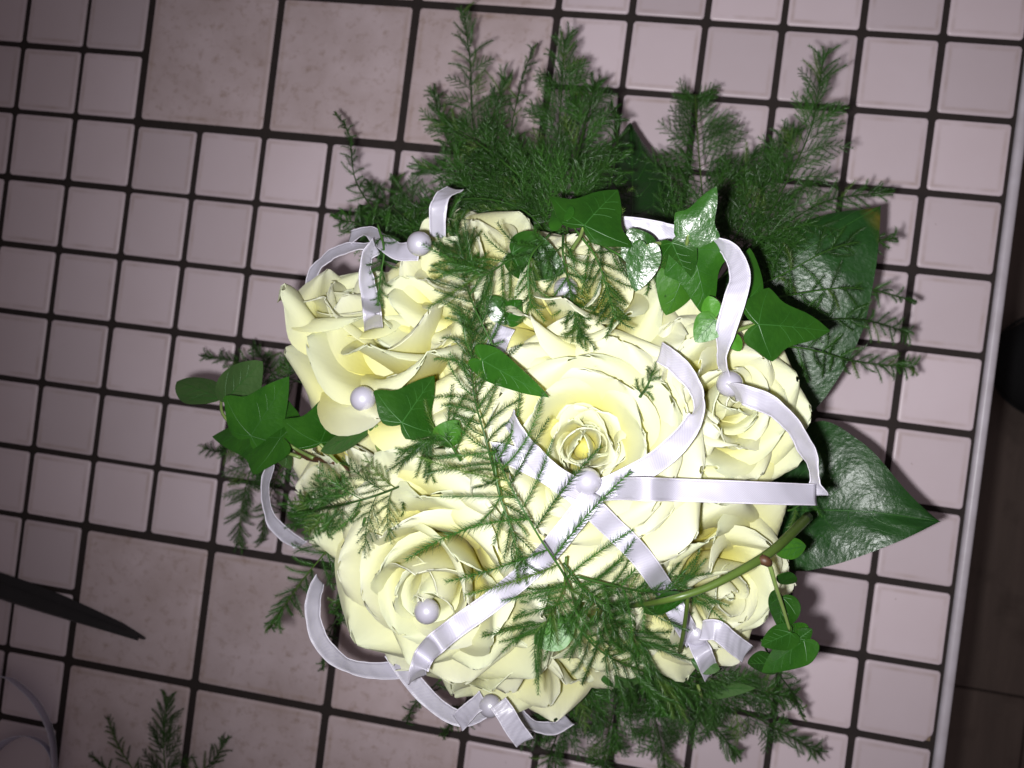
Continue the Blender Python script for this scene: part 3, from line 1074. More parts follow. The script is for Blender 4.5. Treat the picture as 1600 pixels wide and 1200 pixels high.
def pearl(px, py, z, label, r=0.0051):
    p = pz((px, py, z))
    ax = unit(CC - p + np.array([0.02, 0.03, 0]))
    x = unit(np.cross((0.1, 1, 0.2), ax))
    e = empty('pearl_pin', None, label, 'pearl', 'pearl headed pins in the bouquet', mw=frame(p, x, np.cross(ax, x), ax))
    V, F = [], []
    ns, nr = 28, 18
    for i in range(nr + 1):
        a = math.pi * i / nr
        for k in range(ns):
            w = 2 * math.pi * k / ns
            V.append((r * math.sin(a) * math.cos(w), r * math.sin(a) * math.sin(w), r * math.cos(a) * (0.985 if i < nr // 2 else 1.0)))
    for i in range(nr):
        for k in range(ns):
            k2 = (k + 1) % ns
            F.append((i * ns + k, (i + 1) * ns + k, (i + 1) * ns + k2, i * ns + k2))
    obj('bead', mesh('bead', V, F, M['pearl']), e)
    v, f = tube_geo([(0, 0, -r * 0.97), (0, 0, -0.02), (0, 0, -0.036), (0, 0, -0.038)], [0.0004, 0.0004, 0.0004, 0.0001], 6)
    obj('pin', mesh('pin', v, f, M['pin']), e)
    return e

# ================================================================== what lies under and around the roses
broad_leaf([(1090, 480, .128), (1200, 425, .132), (1290, 370, .136), (1376, 322, .132)],
           [(1090, 478, .128), (1170, 385, .126), (1270, 342, .128), (1376, 322, .132)],
           [(1092, 484, .128), (1160, 645, .112), (1255, 655, .124), (1338, 540, .136), (1367, 430, .138), (1376, 322, .132)],
           'broad dark leaf with a yellowed tip behind the right side fern', seed=3, mat='broad_tip', bulge=.002)
broad_leaf([(1170, 800, .110), (1260, 797, .126), (1360, 800, .138), (1469, 815, .140)],
           [(1170, 797, .110), (1262, 663, .121), (1345, 690, .130), (1415, 765, .138), (1469, 815, .140)],
           [(1170, 803, .110), (1225, 885, .128), (1295, 884, .139), (1395, 850, .145), (1469, 815, .140)],
           'broad pointed leaf with silvery shine sticking out over the right tiles', seed=5, bulge=.0018)
broad_leaf([(985, 400, .150), (988, 330, .125), (988, 260, .095), (985, 192, .070)],
           [(980, 400, .150), (905, 345, .125), (938, 255, .095), (985, 192, .070)],
           [(990, 400, .150), (1065, 350, .125), (1032, 262, .095), (985, 192, .070)],
           'dark pointed leaf standing up between the upper ferns', seed=7)
broad_leaf([(660, 420, .155), (625, 385, .145), (590, 350, .125), (560, 322, .110)],
           [(655, 425, .155), (570, 395, .140), (556, 360, .125), (560, 322, .110)],
           [(665, 415, .155), (668, 345, .140), (615, 322, .125), (560, 322, .110)],
           'dark leaf behind the upper left ribbon loop', seed=9)
# ---- ferns, outer ring
fern([(800, 380, .16), (770, 300, .13), (740, 200, .115), (735, 100, .105), (724, 14, .10)], .034, 34, 'tall narrow fern spray reaching the top edge of the photo', 1, comp=True, prof='tri', start=.15)
fern([(880, 380, .16), (868, 280, .13), (875, 180, .12), (882, 62, .11)], .048, 40, 'fern spray with a triangular tip at the dark joint near the top', 2, comp=True, start=.15)
fern([(850, 330, .15), (800, 230, .12), (812, 140, .10), (834, 72, .085)], .014, 22, 'thin single fern spike between the two tallest sprays', 3, prof='spike')
fern([(960, 400, .19), (880, 330, .18), (780, 285, .165), (655, 262, .145)], .040, 36, 'dense fern spray leaning left above the roses', 4, comp=True, start=.1)
fern([(930, 390, .20), (860, 320, .185), (770, 240, .16), (690, 190, .13)], .040, 34, 'dense fern spray leaning up and left from the ivy', 5, comp=True, start=.1)
fern([(900, 400, .20), (880, 320, .185), (905, 230, .16), (930, 130, .12)], .042, 36, 'feathery fern spray above the veined ivy leaf', 6, comp=True, start=.08)
fern([(870, 390, .20), (820, 330, .185), (740, 310, .17), (640, 330, .15)], .032, 30, 'fern spray lying left over the upper pearl', 7, comp=True, start=.1)
fern([(930, 370, .19), (950, 300, .17), (965, 220, .14), (955, 160, .12)], .022, 22, 'fern spray rising beside the dark pointed leaf', 8, comp=True)
fern([(1110, 420, .15), (1100, 330, .115), (1092, 240, .09), (1086, 148, .075)], .056, 42, 'fir shaped fern spray low over the tile joint', 9, comp=True, ang=(70, 46), start=.1)
fern([(1150, 430, .16), (1205, 330, .135), (1260, 220, .125), (1278, 150, .12), (1286, 86, .12)], .042, 34, 'fern spray ending in a long upright spike at upper right', 10, comp=True)
fern([(1120, 440, .17), (1200, 370, .145), (1290, 315, .12), (1385, 300, .10)], .030, 28, 'fern spray pointing right above the yellow tipped leaf', 11, comp=True)
fern([(1110, 450, .17), (1160, 350, .145), (1200, 280, .12), (1235, 205, .10)], .040, 34, 'bushy fern spray between the fir shaped one and the spike', 12, comp=True)
fern([(1060, 430, .17), (1075, 360, .15), (1130, 300, .13), (1180, 240, .11)], .036, 28, 'dark fern spray behind the shiny ivy leaf', 13, comp=True)
fern([(1130, 470, .18), (1220, 430, .158), (1310, 385, .145), (1402, 372, .120)], .028, 16, 'fern spray lying across the yellow tipped leaf', 14)
fern([(1150, 480, .18), (1240, 460, .158), (1340, 450, .14), (1432, 471, .11)], .020, 16, 'sparse fern spray trailing to a dark tip right of the big leaf', 15, prof='tri')
fern([(1180, 500, .18), (1270, 500, .158), (1350, 500, .14), (1420, 520, .11)], .020, 20, 'slim fern spray poking out below the dark tip', 16, prof='spike')
fern([(1190, 540, .18), (1260, 545, .165), (1340, 565, .13), (1428, 574, .10)], .022, 22, 'lowest fern spray poking out beyond the big right leaf', 17, prof='spike')
fern([(620, 410, .18), (590, 340, .15), (555, 280, .12), (545, 210, .10), (524, 176, .09)], .016, 30, 'slender curved fern spray alone at upper left', 18, prof='tri', start=.05)
fern([(660, 400, .18), (630, 340, .15), (590, 310, .11), (575, 285, .09)], .026, 22, 'small bushy fern behind the upper left ribbon', 19, comp=True)
fern([(690, 380, .18), (650, 320, .13), (620, 295, .09), (615, 275, .07)], .030, 22, 'dark low fern left of the dense sprays', 20, comp=True)
fern([(620, 390, .19), (560, 350, .16), (535, 345, .14), (522, 335, .13)], .022, 18, 'short fern tuft at the outer end of the upper left loop', 21, comp=True)
fern([(480, 600, .14), (430, 585, .10), (370, 565, .06), (316, 556, .04)], .024, 24, 'dark fern low behind the left ivy leaves', 22, comp=True)
fern([(450, 620, .13), (430, 590, .10), (410, 560, .07), (395, 540, .05)], .024, 16, 'dark fern tuft above the left ivy leaves', 39, comp=True)
fern([(450, 690, .13), (400, 720, .08), (380, 780, .05), (372, 852, .035)], .034, 30, 'dark fern hanging down under the left ivy', 23, comp=True)
fern([(455, 700, .13), (430, 750, .09), (415, 800, .06), (408, 848, .04)], .024, 20, 'dark fern beside the thin left ribbon loop', 24, comp=True)
fern([(440, 680, .13), (380, 690, .08), (345, 705, .05), (318, 700, .04)], .026, 20, 'dark fern reaching left below the ivy leaves', 25, comp=True)
# bottom
fern([(940, 1010, .18), (960, 1080, .13), (950, 1150, .09), (935, 1230, .06)], .042, 36, 'dark fern running off the bottom edge under the roses', 26, comp=True)
fern([(970, 1010, .18), (1010, 1080, .13), (1030, 1150, .09), (1045, 1230, .06)], .042, 36, 'dark dense fern leaving the bottom edge right of the first', 27, comp=True)
fern([(920, 1030, .18), (890, 1090, .13), (850, 1130, .09), (815, 1160, .07)], .034, 28, 'fern low under the bottom rose', 28, comp=True)
fern([(900, 1040, .17), (880, 1120, .12), (860, 1180, .08), (850, 1240, .06)], .036, 28, 'fern below the cut ribbon end at the bottom edge', 40, comp=True)
fern([(990, 1000, .20), (1070, 1045, .165), (1160, 1075, .14), (1240, 1090, .11)], .036, 40, 'fern spray pointing right at lower right', 29, comp=True)
fern([(990, 1020, .19), (1080, 1070, .155), (1180, 1120, .12), (1282, 1178, .08)], .034, 30, 'fern spray with the longest tip at lower right', 30, comp=True)
fern([(980, 1030, .18), (1050, 1090, .14), (1120, 1140, .11), (1150, 1180, .09)], .036, 28, 'fern spray at the bottom between two tile joints', 31, comp=True)
fern([(1190, 1000, .18), (1215, 1050, .15), (1240, 1085, .12), (1255, 1120, .10)], .012, 16, 'thin fern twig beside the lower right ivy leaves', 32, prof='spike')
fern([(690, 1060, .15), (660, 1090, .10), (645, 1105, .08), (636, 1130, .06)], .012, 12, 'small fern tip under the lower left ribbon', 33, prof='spike')
fern([(750, 1090, .14), (725, 1115, .10), (705, 1130, .08), (690, 1150, .06)], .014, 12, 'small fern tip beside the bottom pearl', 34, prof='spike')
fern([(560, 930, .17), (530, 960, .13), (512, 1000, .10), (503, 1046, .08)], .012, 16, 'small dark fern hanging beside the lower left loop', 35, prof='spike')

fern([(840, 390, .18), (800, 300, .15), (770, 200, .12), (790, 120, .10)], .040, 32, 'feathery fern spray in the middle of the tall plume', 75, comp=True)
fern([(800, 380, .18), (750, 300, .15), (700, 220, .12), (676, 140, .09)], .034, 30, 'fern spray at the left side of the tall plume', 76, comp=True)

# ---- ferns lying over the roses
fern([(800, 600, -.006), (770, 540, -.010), (730, 450, -.012), (700, 330, -.012)], .021, 30, 'fern spray climbing over the upper left rose to the pearl', 50, prof='even', start=.05)
fern([(850, 370, -.012), (790, 410, -.010), (750, 430, -.012), (720, 400, -.016)], .026, 18, 'fern tuft hanging over the top left rose', 51, prof='even')
fern([(780, 770, -.006), (760, 690, -.010), (740, 610, -.012), (735, 500, -.012)], .018, 32, 'upright fern spray between the pearl rose and the crown rose', 52, prof='even', start=.03)
fern([(720, 720, -.008), (700, 690, -.008), (680, 680, -.006), (662, 700, -.006)], .020, 14, 'small fern tuft above the broad lower left rose', 53, prof='even')
fern([(905, 965, -.008), (885, 905, -.010), (840, 835, -.013), (795, 755, -.013), (772, 700, -.010)], .040, 15, 'open fern spray across the crossing of the ribbons', 54, prof='even', ang=(84, 60), start=.06, jit=.12)
fern([(770, 700, -.008), (780, 770, -.010), (800, 830, -.010), (812, 880, -.010)], .014, 12, 'fern spray along the right side of the broad rose', 60, prof='even')
fern([(885, 870, -.010), (880, 920, -.010), (860, 960, -.010), (835, 990, -.010)], .028, 16, 'fern spray running down beside the oval green leaf', 55, prof='even')
fern([(880, 880, -.010), (920, 930, -.010), (960, 970, -.010), (1010, 1010, -.010)], .030, 26, 'fern spray over the covered rose at the bottom', 56, prof='even')
fern([(900, 900, -.010), (960, 915, -.012), (1020, 925, -.012), (1068, 915, -.008)], .026, 18, 'fern spray beside the olive ivy stem', 57, prof='even')
fern([(890, 960, -.008), (930, 1010, -.008), (980, 1040, -.008), (1050, 1060, .19)], .030, 24, 'fern spray below the covered rose', 61, prof='even')
fern([(880, 365, -.014), (880, 400, -.012), (890, 450, -.010), (906, 525, -.006)], .020, 20, 'fern spray hanging over the upper rose, longest tip', 58, prof='spike', ang=(44, 26))
fern([(900, 360, -.014), (930, 400, -.012), (945, 440, -.010), (962, 498, -.006)], .020, 18, 'fern spray hanging over the upper rose beside the longest tip', 59, prof='spike', ang=(44, 26))
fern([(920, 370, -.012), (970, 400, -.012), (1000, 420, -.010), (1030, 440, -.006)], .018, 16, 'fern spray hanging below the round ivy leaf', 62, prof='spike', ang=(44, 26))
fern([(860, 365, -.012), (830, 400, -.012), (825, 440, -.010), (830, 480, -.006)], .018, 14, 'short fern spray above the upper rose, left tip', 63, prof='spike', ang=(44, 26))
fern([(680, 735, .215), (600, 770, -.010), (530, 790, -.010), (465, 800, .215)], .024, 28, 'fern spray lying left across the gap above the broad rose', 64, prof='even', comp=True)
fern([(560, 800, -.006), (520, 850, .215), (470, 910, .20), (420, 982, .17)], .026, 28, 'fern spray hanging down left over the rim rose', 65, prof='tri')
fern([(570, 810, -.006), (555, 870, .21), (545, 920, .19), (520, 960, .17)], .020, 20, 'fern spray between the rim rose and the broad rose', 66, prof='tri')
fern([(590, 350, .215), (600, 390, .222), (595, 430, .224), (590, 480, -.004)], .010, 16, 'thin fern twig under the upper left ribbon', 67, prof='spike')
fern([(1280, 760, .17), (1240, 795, .175), (1200, 800, .180), (1160, 812, .19)], .014, 18, 'fern twig under the folded ribbon end at right', 68, prof='spike')
fern([(1000, 620, -.001), (1010, 605, -.003), (1016, 592, -.004), (1020, 580, -.005)], .008, 8, 'tiny fern tip peeping out between crown rose and ribbon', 69, prof='spike')

# ---- ivy
def sprig(px, py, z, label):
    return empty('ivy_sprig', pz((px, py, z)), label, 'ivy', 'ivy sprigs of the bouquet')
def stem(parent, pts, r0, r1, mat='stem', n=24):
    org = np.array(parent.location)
    P = catmull([pz(p) for p in pts], n) - org
    v, f = tube_geo(P, np.linspace(r0, r1, n), 8)
    return obj('stem', mesh('stem', v, f, M[mat]), parent)

s1 = sprig(640, 745, -.004, 'ivy vine with brown stem and broad leaves reaching out left')
stem(s1, [(690, 752, .205), (650, 748, .212), (600, 745, .216), (560, 745, .212), (520, 722, .214), (480, 715, .20), (450, 690, .195)], .0016, .0012, 'vine')
leaf(s1, (392, 682, .205), (446, 592, .215), 'wide', .74, tilt=-12, seed=1, petiole=[(430, 700, .200), (470, 715, .20)])
leaf(s1, (440, 684, .208), (321, 676, .190), 'wide', .55, tilt=22, seed=2, petiole=[(460, 700, .2), (490, 716, .205)])
leaf(s1, (500, 694, .222), (534, 612, .236), 'ivy', 1.0, tilt=18, seed=3, petiole=[(525, 720, .216), (548, 742, .212)])
leaf(s1, (627, 662, .268), (681, 584, .256), 'wide', .8, tilt=2, seed=4, petiole=[(640, 695, .25), (658, 728, .238)])
leaf(s1, (588, 664, .250), (490, 700, .236), 'oval', .45, 'ivy_back', tilt=35, seed=5, petiole=[(590, 700, .245), (617, 742, .226)])
leaf(s1, (352, 628, .190), (402, 566, .200), 'heart', .9, 'ivy_back', tilt=-28, seed=6, petiole=[(360, 650, .195), (400, 690, .195)])
leaf(s1, (345, 622, .185), (273, 590, .175), 'oval', .8, 'ivy_back', tilt=30, seed=7, petiole=[(350, 650, .19), (390, 690, .192)])
leaf(s1, (432, 690, .20), (458, 732, .195), 'heart', .9, 'ivy_back', tilt=-40, seed=8)
leaf(s1, (690, 690, -.006), (716, 660, -.008), 'heart', 1.0, 'ivy_young', tilt=10, seed=9)

s2 = sprig(760, 560, -.008, 'single pointed ivy leaf lying over the crown rose petals')
leaf(s2, (752, 562, -.016), (851, 621, -.012), 'arrow', .46, tilt=16, seed=11, petiole=[(740, 556, -.008), (725, 550, -.004)])

s3 = sprig(905, 355, .255, 'dark veined ivy leaf above the upper rose')
leaf(s3, (912, 354, .258), (966, 290, .250), 'wide', 1.15, tilt=-20, seed=12, petiole=[(905, 372, .25), (890, 395, -.004)])
leaf(s3, (880, 345, .256), (866, 318, .250), 'heart', 1.2, tilt=-16, seed=13, veins=False)
leaf(s3, (800, 395, -.008), (880, 425, -.006), 'heart', .9, tilt=6, pitch=0, seed=14)

s4 = sprig(1075, 380, .25, 'ivy sprig with a silvery shining leaf beside the upper ribbon')
leaf(s4, (1076, 366, .258), (1119, 291, .2635), 'ivy', .85, tilt=-3, seed=15, fold=.22, curl=.14, petiole=[(1072, 385, .25), (1065, 400, .235)])
leaf(s4, (1005, 400, .250), (984, 357, .253), 'heart', 1.3, tilt=2, seed=16)
leaf(s4, (1010, 385, .256), (992, 456, .253), 'heart', .8, tilt=6, seed=17, petiole=[(1030, 380, .25), (1060, 385, .24)])
leaf(s4, (1082, 388, .248), (1110, 500, .240), 'ivy', .85, tilt=-18, seed=18)
leaf(s4, (1070, 420, .240), (1045, 495, .236), 'heart', 1.0, 'ivy_young', tilt=-30, seed=19)
leaf(s4, (1050, 378, .252), (1075, 440, .246), 'heart', 1.1, tilt=20, seed=20)
stem(s4, [(1075, 385, .235), (1090, 430, .232), (1110, 480, .232), (1150, 520, .23)], .0012, .0009)

s5 = sprig(1180, 507, .245, 'large three lobed ivy leaf beside the rounded rose')
leaf(s5, (1182, 507, .250), (1306, 514, .240), 'ivy', .8, tilt=-14, seed=21, petiole=[(1165, 512, .245), (1140, 520, .235)])
leaf(s5, (1168, 470, .238), (1176, 383, .232), 'heart', .5, tilt=24, seed=22, petiole=[(1160, 490, .236), (1150, 510, .232)])
leaf(s5, (1118, 500, .252), (1086, 534, .252), 'heart', 1.1, 'ivy_young', tilt=6, seed=23, petiole=[(1125, 495, .245), (1140, 500, .236)])
leaf(s5, (1112, 500, .250), (1106, 462, .250), 'oval', 1.2, 'ivy_young', tilt=-20, seed=24, veins=False)
leaf(s5, (1140, 520, .246), (1158, 548, .246), 'oval', 1.1, 'ivy_young', tilt=-24, seed=25, veins=False)

s6 = sprig(1195, 878, .24, 'olive ivy stem with small leaves hanging at lower right')
stem(s6, [(985, 947, -.010), (1040, 938, .262), (1100, 920, .262), (1160, 890, .256), (1205, 862, .245), (1238, 832, .225), (1262, 808, .20)], .0010, .0023)
stem(s6, [(1194, 872, .250), (1203, 885, .250), (1212, 915, .245), (1225, 955, .235), (1234, 985, .228)], .0010, .0006, 'petiole')
stem(s6, [(1190, 874, .251), (1197, 877, .252), (1201, 880, .250)], .0021, .0016, 'vine', 8)
leaf(s6, (1222, 932, .230), (1216, 986, .226), 'heart', .95, tilt=24, seed=31)
leaf(s6, (1236, 988, .228), (1188, 1012, .222), 'heart', .8, tilt=-18, seed=32)
leaf(s6, (1258, 1000, .226), (1184, 1050, .216), 'arrow', .7, tilt=20, seed=33)
leaf(s6, (1248, 998, .226), (1269, 984, .228), 'heart', 1.0, tilt=20, seed=34)
leaf(s6, (1205, 1035, .21), (1165, 1040, .20), 'heart', .8, tilt=-24, seed=39)
leaf(s6, (1215, 900, .236), (1247, 914, .225), 'oval', .6, tilt=30, seed=40, veins=False)
leaf(s6, (1258, 853, .225), (1216, 862, .235), 'oval', .8, 'ivy_young', tilt=-10, seed=35)
leaf(s6, (1072, 932, .262), (992, 948, -.008), 'oval', .32, 'ivy', tilt=30, seed=36)
stem(s6, [(1075, 928, .258), (1072, 960, .25), (1066, 1000, .235), (1062, 1018, .22)], .0008, .0009)

s7 = sprig(895, 976, -.006, 'oval green leaf below the ribbon crossing')
leaf(s7, (897, 974, -.012), (834, 1003, -.010), 'oval', 1.15, 'ivy_young', tilt=8, seed=41, petiole=[(905, 965, -.008), (915, 950, -.002)])
leaf(s7, (1080, 1032, .215), (1126, 1044, .215), 'oval', .9, 'ivy_back', tilt=-20, seed=42)
leaf(s7, (940, 1062, .20), (1005, 1064, .19), 'oval', .6, 'ivy_back', tilt=14, seed=43)
s8 = sprig(1110, 1070, .17, 'ivy leaves half hidden by the lower right fern')
leaf(s8, (1105, 1078, .15), (1184, 1072, .145), 'arrow', .42, 'ivy_back', tilt=-20, seed=44)
leaf(s8, (1100, 1095, .135), (1110, 1148, .125), 'oval', .8, 'ivy_back', tilt=20, seed=45, petiole=[(1095, 1085, .165), (1090, 1070, .165)])
leaf(s8, (1040, 1080, .14), (1010, 1120, .13), 'heart', 1.0, tilt=14, seed=46)
s9 = sprig(790, 470, -.004, 'small dark leaves between the upper roses')
leaf(s9, (800, 505, -.004), (762, 462, -.008), 'oval', 1.0, tilt=10, seed=47)
leaf(s9, (790, 500, -.004), (812, 470, -.006), 'heart', 1.0, tilt=-16, seed=48)

# ---- ribbons
ribbon([(915, 768, -.0035, 5), (960, 764, -.0035, 0), (1040, 765, -.0035, 0), (1130, 768, .262, 0), (1210, 771, .252, 0), (1276, 773, .236, 0)], 'flat satin ribbon from the crown pearl straight to the right')
ribbon([(1277, 775, .234, 10), (1273, 745, .236, 66), (1263, 710, .240, 50), (1240, 668, .248, 40), (1205, 635, .254, 30), (1165, 618, .256, 25), (1142, 612, .246, 45)], 'satin ribbon curving from the right pearl down to the folded end')
ribbon([(900, 778, -.0062, 0), (960, 757, -.006, 0), (1030, 718, -.006, 10), (1075, 672, -.012, 35), (1092, 632, -.014, 58), (1080, 596, -.012, 48), (1052, 565, -.008, 25), (1030, 550, -.003, 20)], 'satin ribbon looping up and right from the crown pearl')
ribbon([(925, 775, -.0076, 0), (870, 748, -.0074, 0), (832, 712, -.006, 25), (808, 676, -.008, 48), (796, 652, -.006, 55)], 'satin ribbon curling up left from the crown pearl')
ribbon([(900, 770, -.003, 0), (845, 733, -.002, 0), (800, 713, -.002, 20), (770, 705, -.001, 45)], 'short satin ribbon tucked behind the curling one')
ribbon([(930, 770, -.0090, 0), (890, 822, -.005, 0), (840, 880, -.0035, 0), (775, 935, -.004, 0), (710, 982, -.004, 0), (668, 1018, -.004, 5), (655, 1045, .252, 25), (652, 1062, .240, 40)], 'wide satin ribbon running down left across the broad rose')
ribbon([(895, 765, -.0048, 0), (950, 818, -.004, 0), (1000, 868, -.003, 0), (1040, 925, -.003, 0), (1068, 975, -.003, 0), (1084, 1002, -.002, 15)], 'satin ribbon running down right under the olive stem')
ribbon([(1095, 985, -.001, 20), (1120, 985, .226, 12), (1145, 1005, .222, 10), (1168, 1022, .214, 15)], 'short satin ribbon right of the lower right pearl', cut=True)
ribbon([(1088, 1000, -.001, 20), (1100, 1025, .222, 15), (1112, 1055, .21, 25)], 'short satin ribbon hanging below the lower right pearl')
ribbon([(1134, 590, .240, 70), (1128, 560, .250, 66), (1133, 520, .254, 30), (1148, 468, .256, 12), (1156, 432, .254, 18), (1144, 398, .250, 40), (1116, 378, .246, 58), (1080, 370, .242, 40)], 'satin ribbon rising from the right pearl to the ivy')
ribbon([(1060, 368, .232, 30), (1030, 362, .232, 8), (995, 356, .232, 5), (955, 352, .230, 10)], 'bright ribbon strip between the two upper ivy leaves')
ribbon([(500, 905, .205, 50), (490, 935, .212, 40), (490, 970, .216, 30), (505, 1008, .216, 35), (540, 1038, .212, 40), (585, 1048, .206, 30), (634, 1046, .196, 20)], 'satin ribbon loop hanging at lower left of the broad rose')
ribbon([(610, 1018, .200, 30), (635, 1052, .20, 20), (668, 1090, .198, 20), (705, 1118, .196, 30), (735, 1122, .196, 40), (762, 1110, .196, 45)], 'satin ribbon crossing under the broad rose to the bottom pearl')
ribbon([(715, 1130, .200, 15), (732, 1112, .204, 25), (755, 1092, .206, 30)], 'short satin fold left of the bottom pearl')
ribbon([(778, 1098, .212, 10), (790, 1115, .214, 5), (803, 1137, .212, 0), (820, 1160, .208, 0)], 'cut ribbon end at the bottom of the bouquet', cut=True)
ribbon([(800, 1105, .17, 30), (830, 1132, .17, 50), (865, 1138, .165, 50), (890, 1125, .16, 40)], 'dim ribbon curve behind the bottom rose')
ribbon([(422, 725, .185, 66), (414, 765, .180, 62), (422, 808, .176, 52), (445, 835, .178, 40), (470, 852, .182, 40)], 'thin ribbon loop hanging at the far left')
ribbon([(482, 462, .19, 66), (488, 430, .192, 60), (508, 405, .196, 56), (535, 390, .20, 60), (575, 384, .205, 66)], 'narrow ribbon arc over the yellow left rose')
ribbon([(545, 372, .196, 50), (575, 362, .204, 55), (595, 375, .215, 35), (622, 392, .226, 15), (655, 392, .232, 20)], 'wavy satin ribbon running to the top left pearl')
ribbon([(588, 384, .222, 40), (574, 400, .226, 52), (572, 432, .228, 45), (580, 475, -.003, 25), (584, 515, -.002, 10)], 'satin ribbon hanging down over the wide folded petals')
ribbon([(684, 372, .216, 30), (684, 330, .222, 30), (692, 306, .220, 45), (712, 294, .210, 62)], 'satin ribbon loop sticking up into the fern')
ribbon([(770, 560, -.001, 15), (778, 535, -.002, 10), (790, 510, -.001, 20)], 'glimpse of ribbon between the upper roses')

# ---- pearls
pearl(655, 381, .240, 'pearl at the top left beside the wavy ribbon')
pearl(567, 623, -.002, 'pearl on the wide folded petals beside an ivy leaf')
pearl(917, 752, -.0125, 'pearl on the crown rose where the ribbons cross')
pearl(667, 955, -.002, 'pearl in the heart of the broad lower left rose')
pearl(1140, 600, -.007, 'pearl in the heart of the rounded right rose')
pearl(1088, 990, -.001, 'pearl at lower right where two ribbons meet')
pearl(766, 1103, .204, 'pearl at the bottom beside the cut ribbon end')
pearl(884, 452, .231, 'pearl glinting behind the fern on the upper rose')

# ------------------------------------------------------------------ things lying on the table
fern([(250, 1290, .006), (258, 1220, .008), (255, 1150, .008), (262, 1090, .006)], .034, 26, 'loose fern spray lying at the bottom left edge, upright tip', 70, comp=True, up=(0, 0, 1), group='loose fern trimmings on the table')
fern([(230, 1290, .006), (215, 1220, .008), (185, 1165, .008), (168, 1122, .006)], .018, 18, 'loose fern spray at the bottom left with two thin tips', 71, up=(0, 0, 1), group='loose fern trimmings on the table')
fern([(270, 1290, .006), (310, 1215, .009), (340, 1180, .009), (350, 1155, .006)], .026, 20, 'loose fern spray at the bottom left leaning right', 72, comp=True, up=(0, 0, 1), group='loose fern trimmings on the table')
fern([(225, 1290, .006), (195, 1240, .008), (165, 1200, .008), (140, 1180, .006)], .016, 14, 'loose fern spray at the bottom left, lowest thin tip', 73, up=(0, 0, 1), group='loose fern trimmings on the table')

# scissors: two closed blades, pivot, two ring handles (out of the picture to the left)
tip = at(221, 1001, .006)
ax = unit(at(0, 926, .006) - tip)
ax[2] = 0
ax = unit(ax)
sd = np.array([-ax[1], ax[0], 0])
if sd @ imgvec(0, 1) < 0:
    sd = -sd                      # towards the lower edge of the picture
org = tip.copy()
org[2] = 0.0004
sc_ = empty('scissors', None, 'dark scissors blade reaching in from the left edge', 'scissors', mw=frame(org, ax, sd, np.array([0, 0, 1.0]) if np.cross(ax, sd)[2] > 0 else np.array([0, 0, -1.0])))
zs = 1 if np.cross(ax, sd)[2] > 0 else -1
def blade_mesh(name, top, bot, z0, z1):
    V, F = [], []
    n = len(top)
    for (p, q) in zip(top, bot):
        V += [(p[0], p[1], zs * z0), (q[0], q[1], zs * z0), (p[0], p[1] * .8 + q[1] * .2, zs * z1), (q[0], q[1] * .8 + p[1] * .2, zs * z1)]
    for i in range(n - 1):
        a, b = i * 4, i * 4 + 4
        F += [(a, a + 1, b + 1, b), (a + 2, b + 2, b + 3, a + 3), (a, b, b + 2, a + 2), (a + 1, a + 3, b + 3, b + 1)]
    F += [(0, 2, 3, 1), (4 * n - 4, 4 * n - 3, 4 * n - 1, 4 * n - 2)]
    me = mesh(name, V, F, M['blade'], smooth=False)
    return me
xs = [0, .006, .02, .045, .075, .105, .14, .17]
obj('blade', blade_mesh('blade', [(x, -.0006 - .0095 * min(1, x / .085) ** .8 - .002 * min(1, x / .02)) for x in xs], [(x, .0004 + .0022 * min(1, x / .02)) for x in xs], .0002, .0026), sc_)
xs2 = [.004, .012, .03, .05, .08, .11, .14, .17]
obj('blade', blade_mesh('blade', [(x, -.002 - .004 * min(1, x / .1)) for x in xs2], [(x, .0020 + .0040 * min(1, x / .1)) for x in xs2], .0028, .0048), sc_)
v, f = tube_geo([(.15, -.002, zs * .0049), (.15, -.002, zs * .0062), (.15, -.002, zs * .0068)], [.005, .005, .0035], 14)
obj('pivot_screw', mesh('pivot_screw', v, f, M['pin']), sc_)
for sg in (1, -1):
    w = np.linspace(0, 2 * math.pi, 25)
    P = np.stack([.225 + .034 * np.cos(w), sg * (.026 + .018 * np.sin(w)), np.full(25, zs * .0045)], 1)
    v, f = tube_geo(P, .0042, 8)
    obj('handle', mesh('handle', v, f, M['black']), sc_)
    P = catmull([(.165, -.002, zs * .0035), (.185, sg * .006, zs * .004), (.2, sg * .015, zs * .0045)], 10)
    v, f = tube_geo(P, .0040, 8)
    obj('shank', mesh('shank', v, f, M['blade']), sc_)

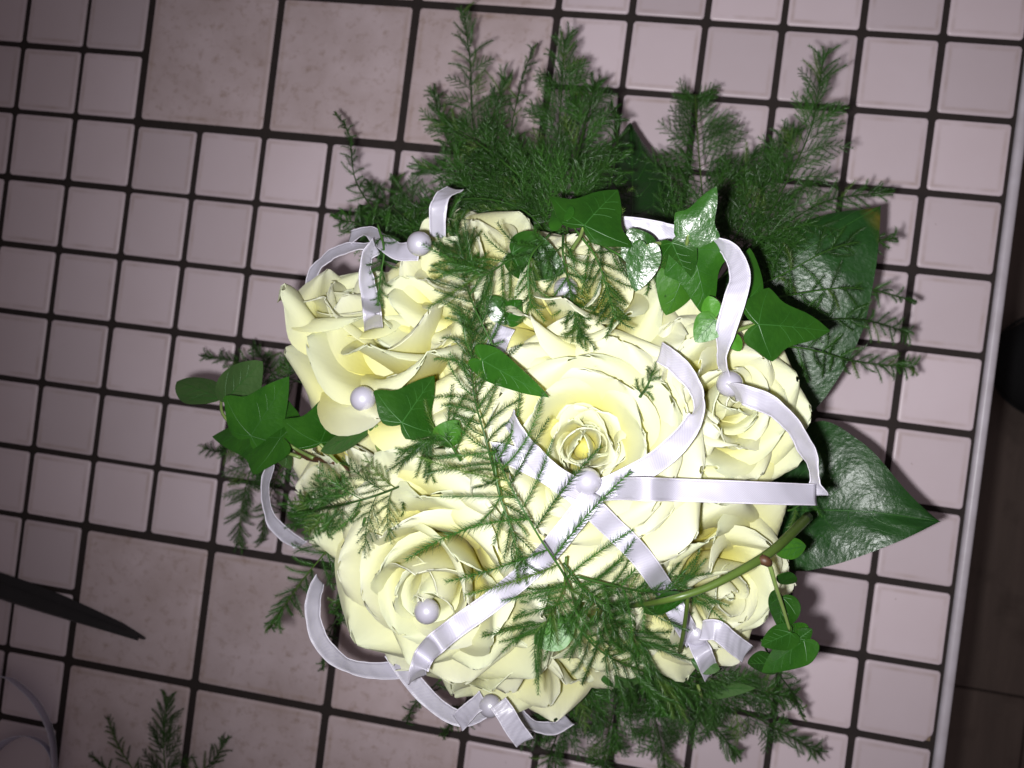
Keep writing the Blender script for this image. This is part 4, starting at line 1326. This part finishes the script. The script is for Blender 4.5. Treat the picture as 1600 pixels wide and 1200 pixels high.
# coil of sheer ribbon standing on its edge in the lower left corner
def coil(pts, h, label):
    P = catmull([at(*p) for p in pts], 60)
    base = P[0].copy()
    e = empty('ribbon_coil', base, label, 'ribbon', 'loose ribbon coil on the table')
    V, U = [], []
    for i, p in enumerate(P):
        lean = unit(p - at(20, 1200, 0)) * 0.45
        for j in range(4):
            V.append(p + (np.array([0, 0, 1]) + np.array([lean[0], lean[1], 0])) * h * j / 3 - base)
            U.append((j / 3 * h, i * 0.002))
    F = [(i * 4 + j, i * 4 + j + 1, (i + 1) * 4 + j + 1, (i + 1) * 4 + j) for i in range(59) for j in range(3)]
    b = obj('band', mesh('band', V, F, M['coil'], U), e)
    sm = b.modifiers.new('thickness', 'SOLIDIFY')
    sm.thickness = 0.0002
    for j in (0, 3):
        v, f = tube_geo([V[i * 4 + j] for i in range(60)], .00025, 4)
        obj('edge', mesh('edge', v, f, M['selvage']), e)
coil([(-60, 1100, .0005), (5, 1058, .0005), (50, 1083, .0005), (78, 1125, .0005), (88, 1170, .0005), (84, 1230, .0005), (40, 1280, .0005), (-40, 1270, .0005)], .013, 'outer turn of pale ribbon coil in the lower left corner')
coil([(-40, 1230, .0005), (-10, 1185, .0005), (15, 1160, .0005), (45, 1150, .0005), (76, 1165, .0005), (86, 1200, .0005), (70, 1240, .0005)], .009, 'inner turn of pale ribbon coil in the lower left corner')

# dark round floor cushion beyond the table edge
c = at(1640, 575, FLOOR_Z)
cu = empty('floor_cushion', (c[0], c[1], FLOOR_Z), 'black rounded cushion on the dark floor beyond the table edge', 'cushion')
V, F = [], []
for i in range(11):
    a = math.pi * i / 10
    for k in range(28):
        w = 2 * math.pi * k / 28
        r = 0.092 * (math.sin(a) ** 0.45) * (1 + .015 * math.cos(4 * w))
        V.append((r * math.cos(w), r * math.sin(w) * .8, 0.04 - 0.038 * math.cos(a)))
for i in range(10):
    for k in range(28):
        k2 = (k + 1) % 28
        F.append((i * 28 + k, i * 28 + k2, (i + 1) * 28 + k2, (i + 1) * 28 + k))
obj('cover', mesh('cover', V, F, M['black']), cu)
w = np.linspace(0, 2 * math.pi, 41)
v, f = tube_geo(np.stack([.094 * np.cos(w), .0755 * np.sin(w), np.full(41, .04)], 1), .002, 6)
obj('piping', mesh('piping', v, f, M['black']), cu)
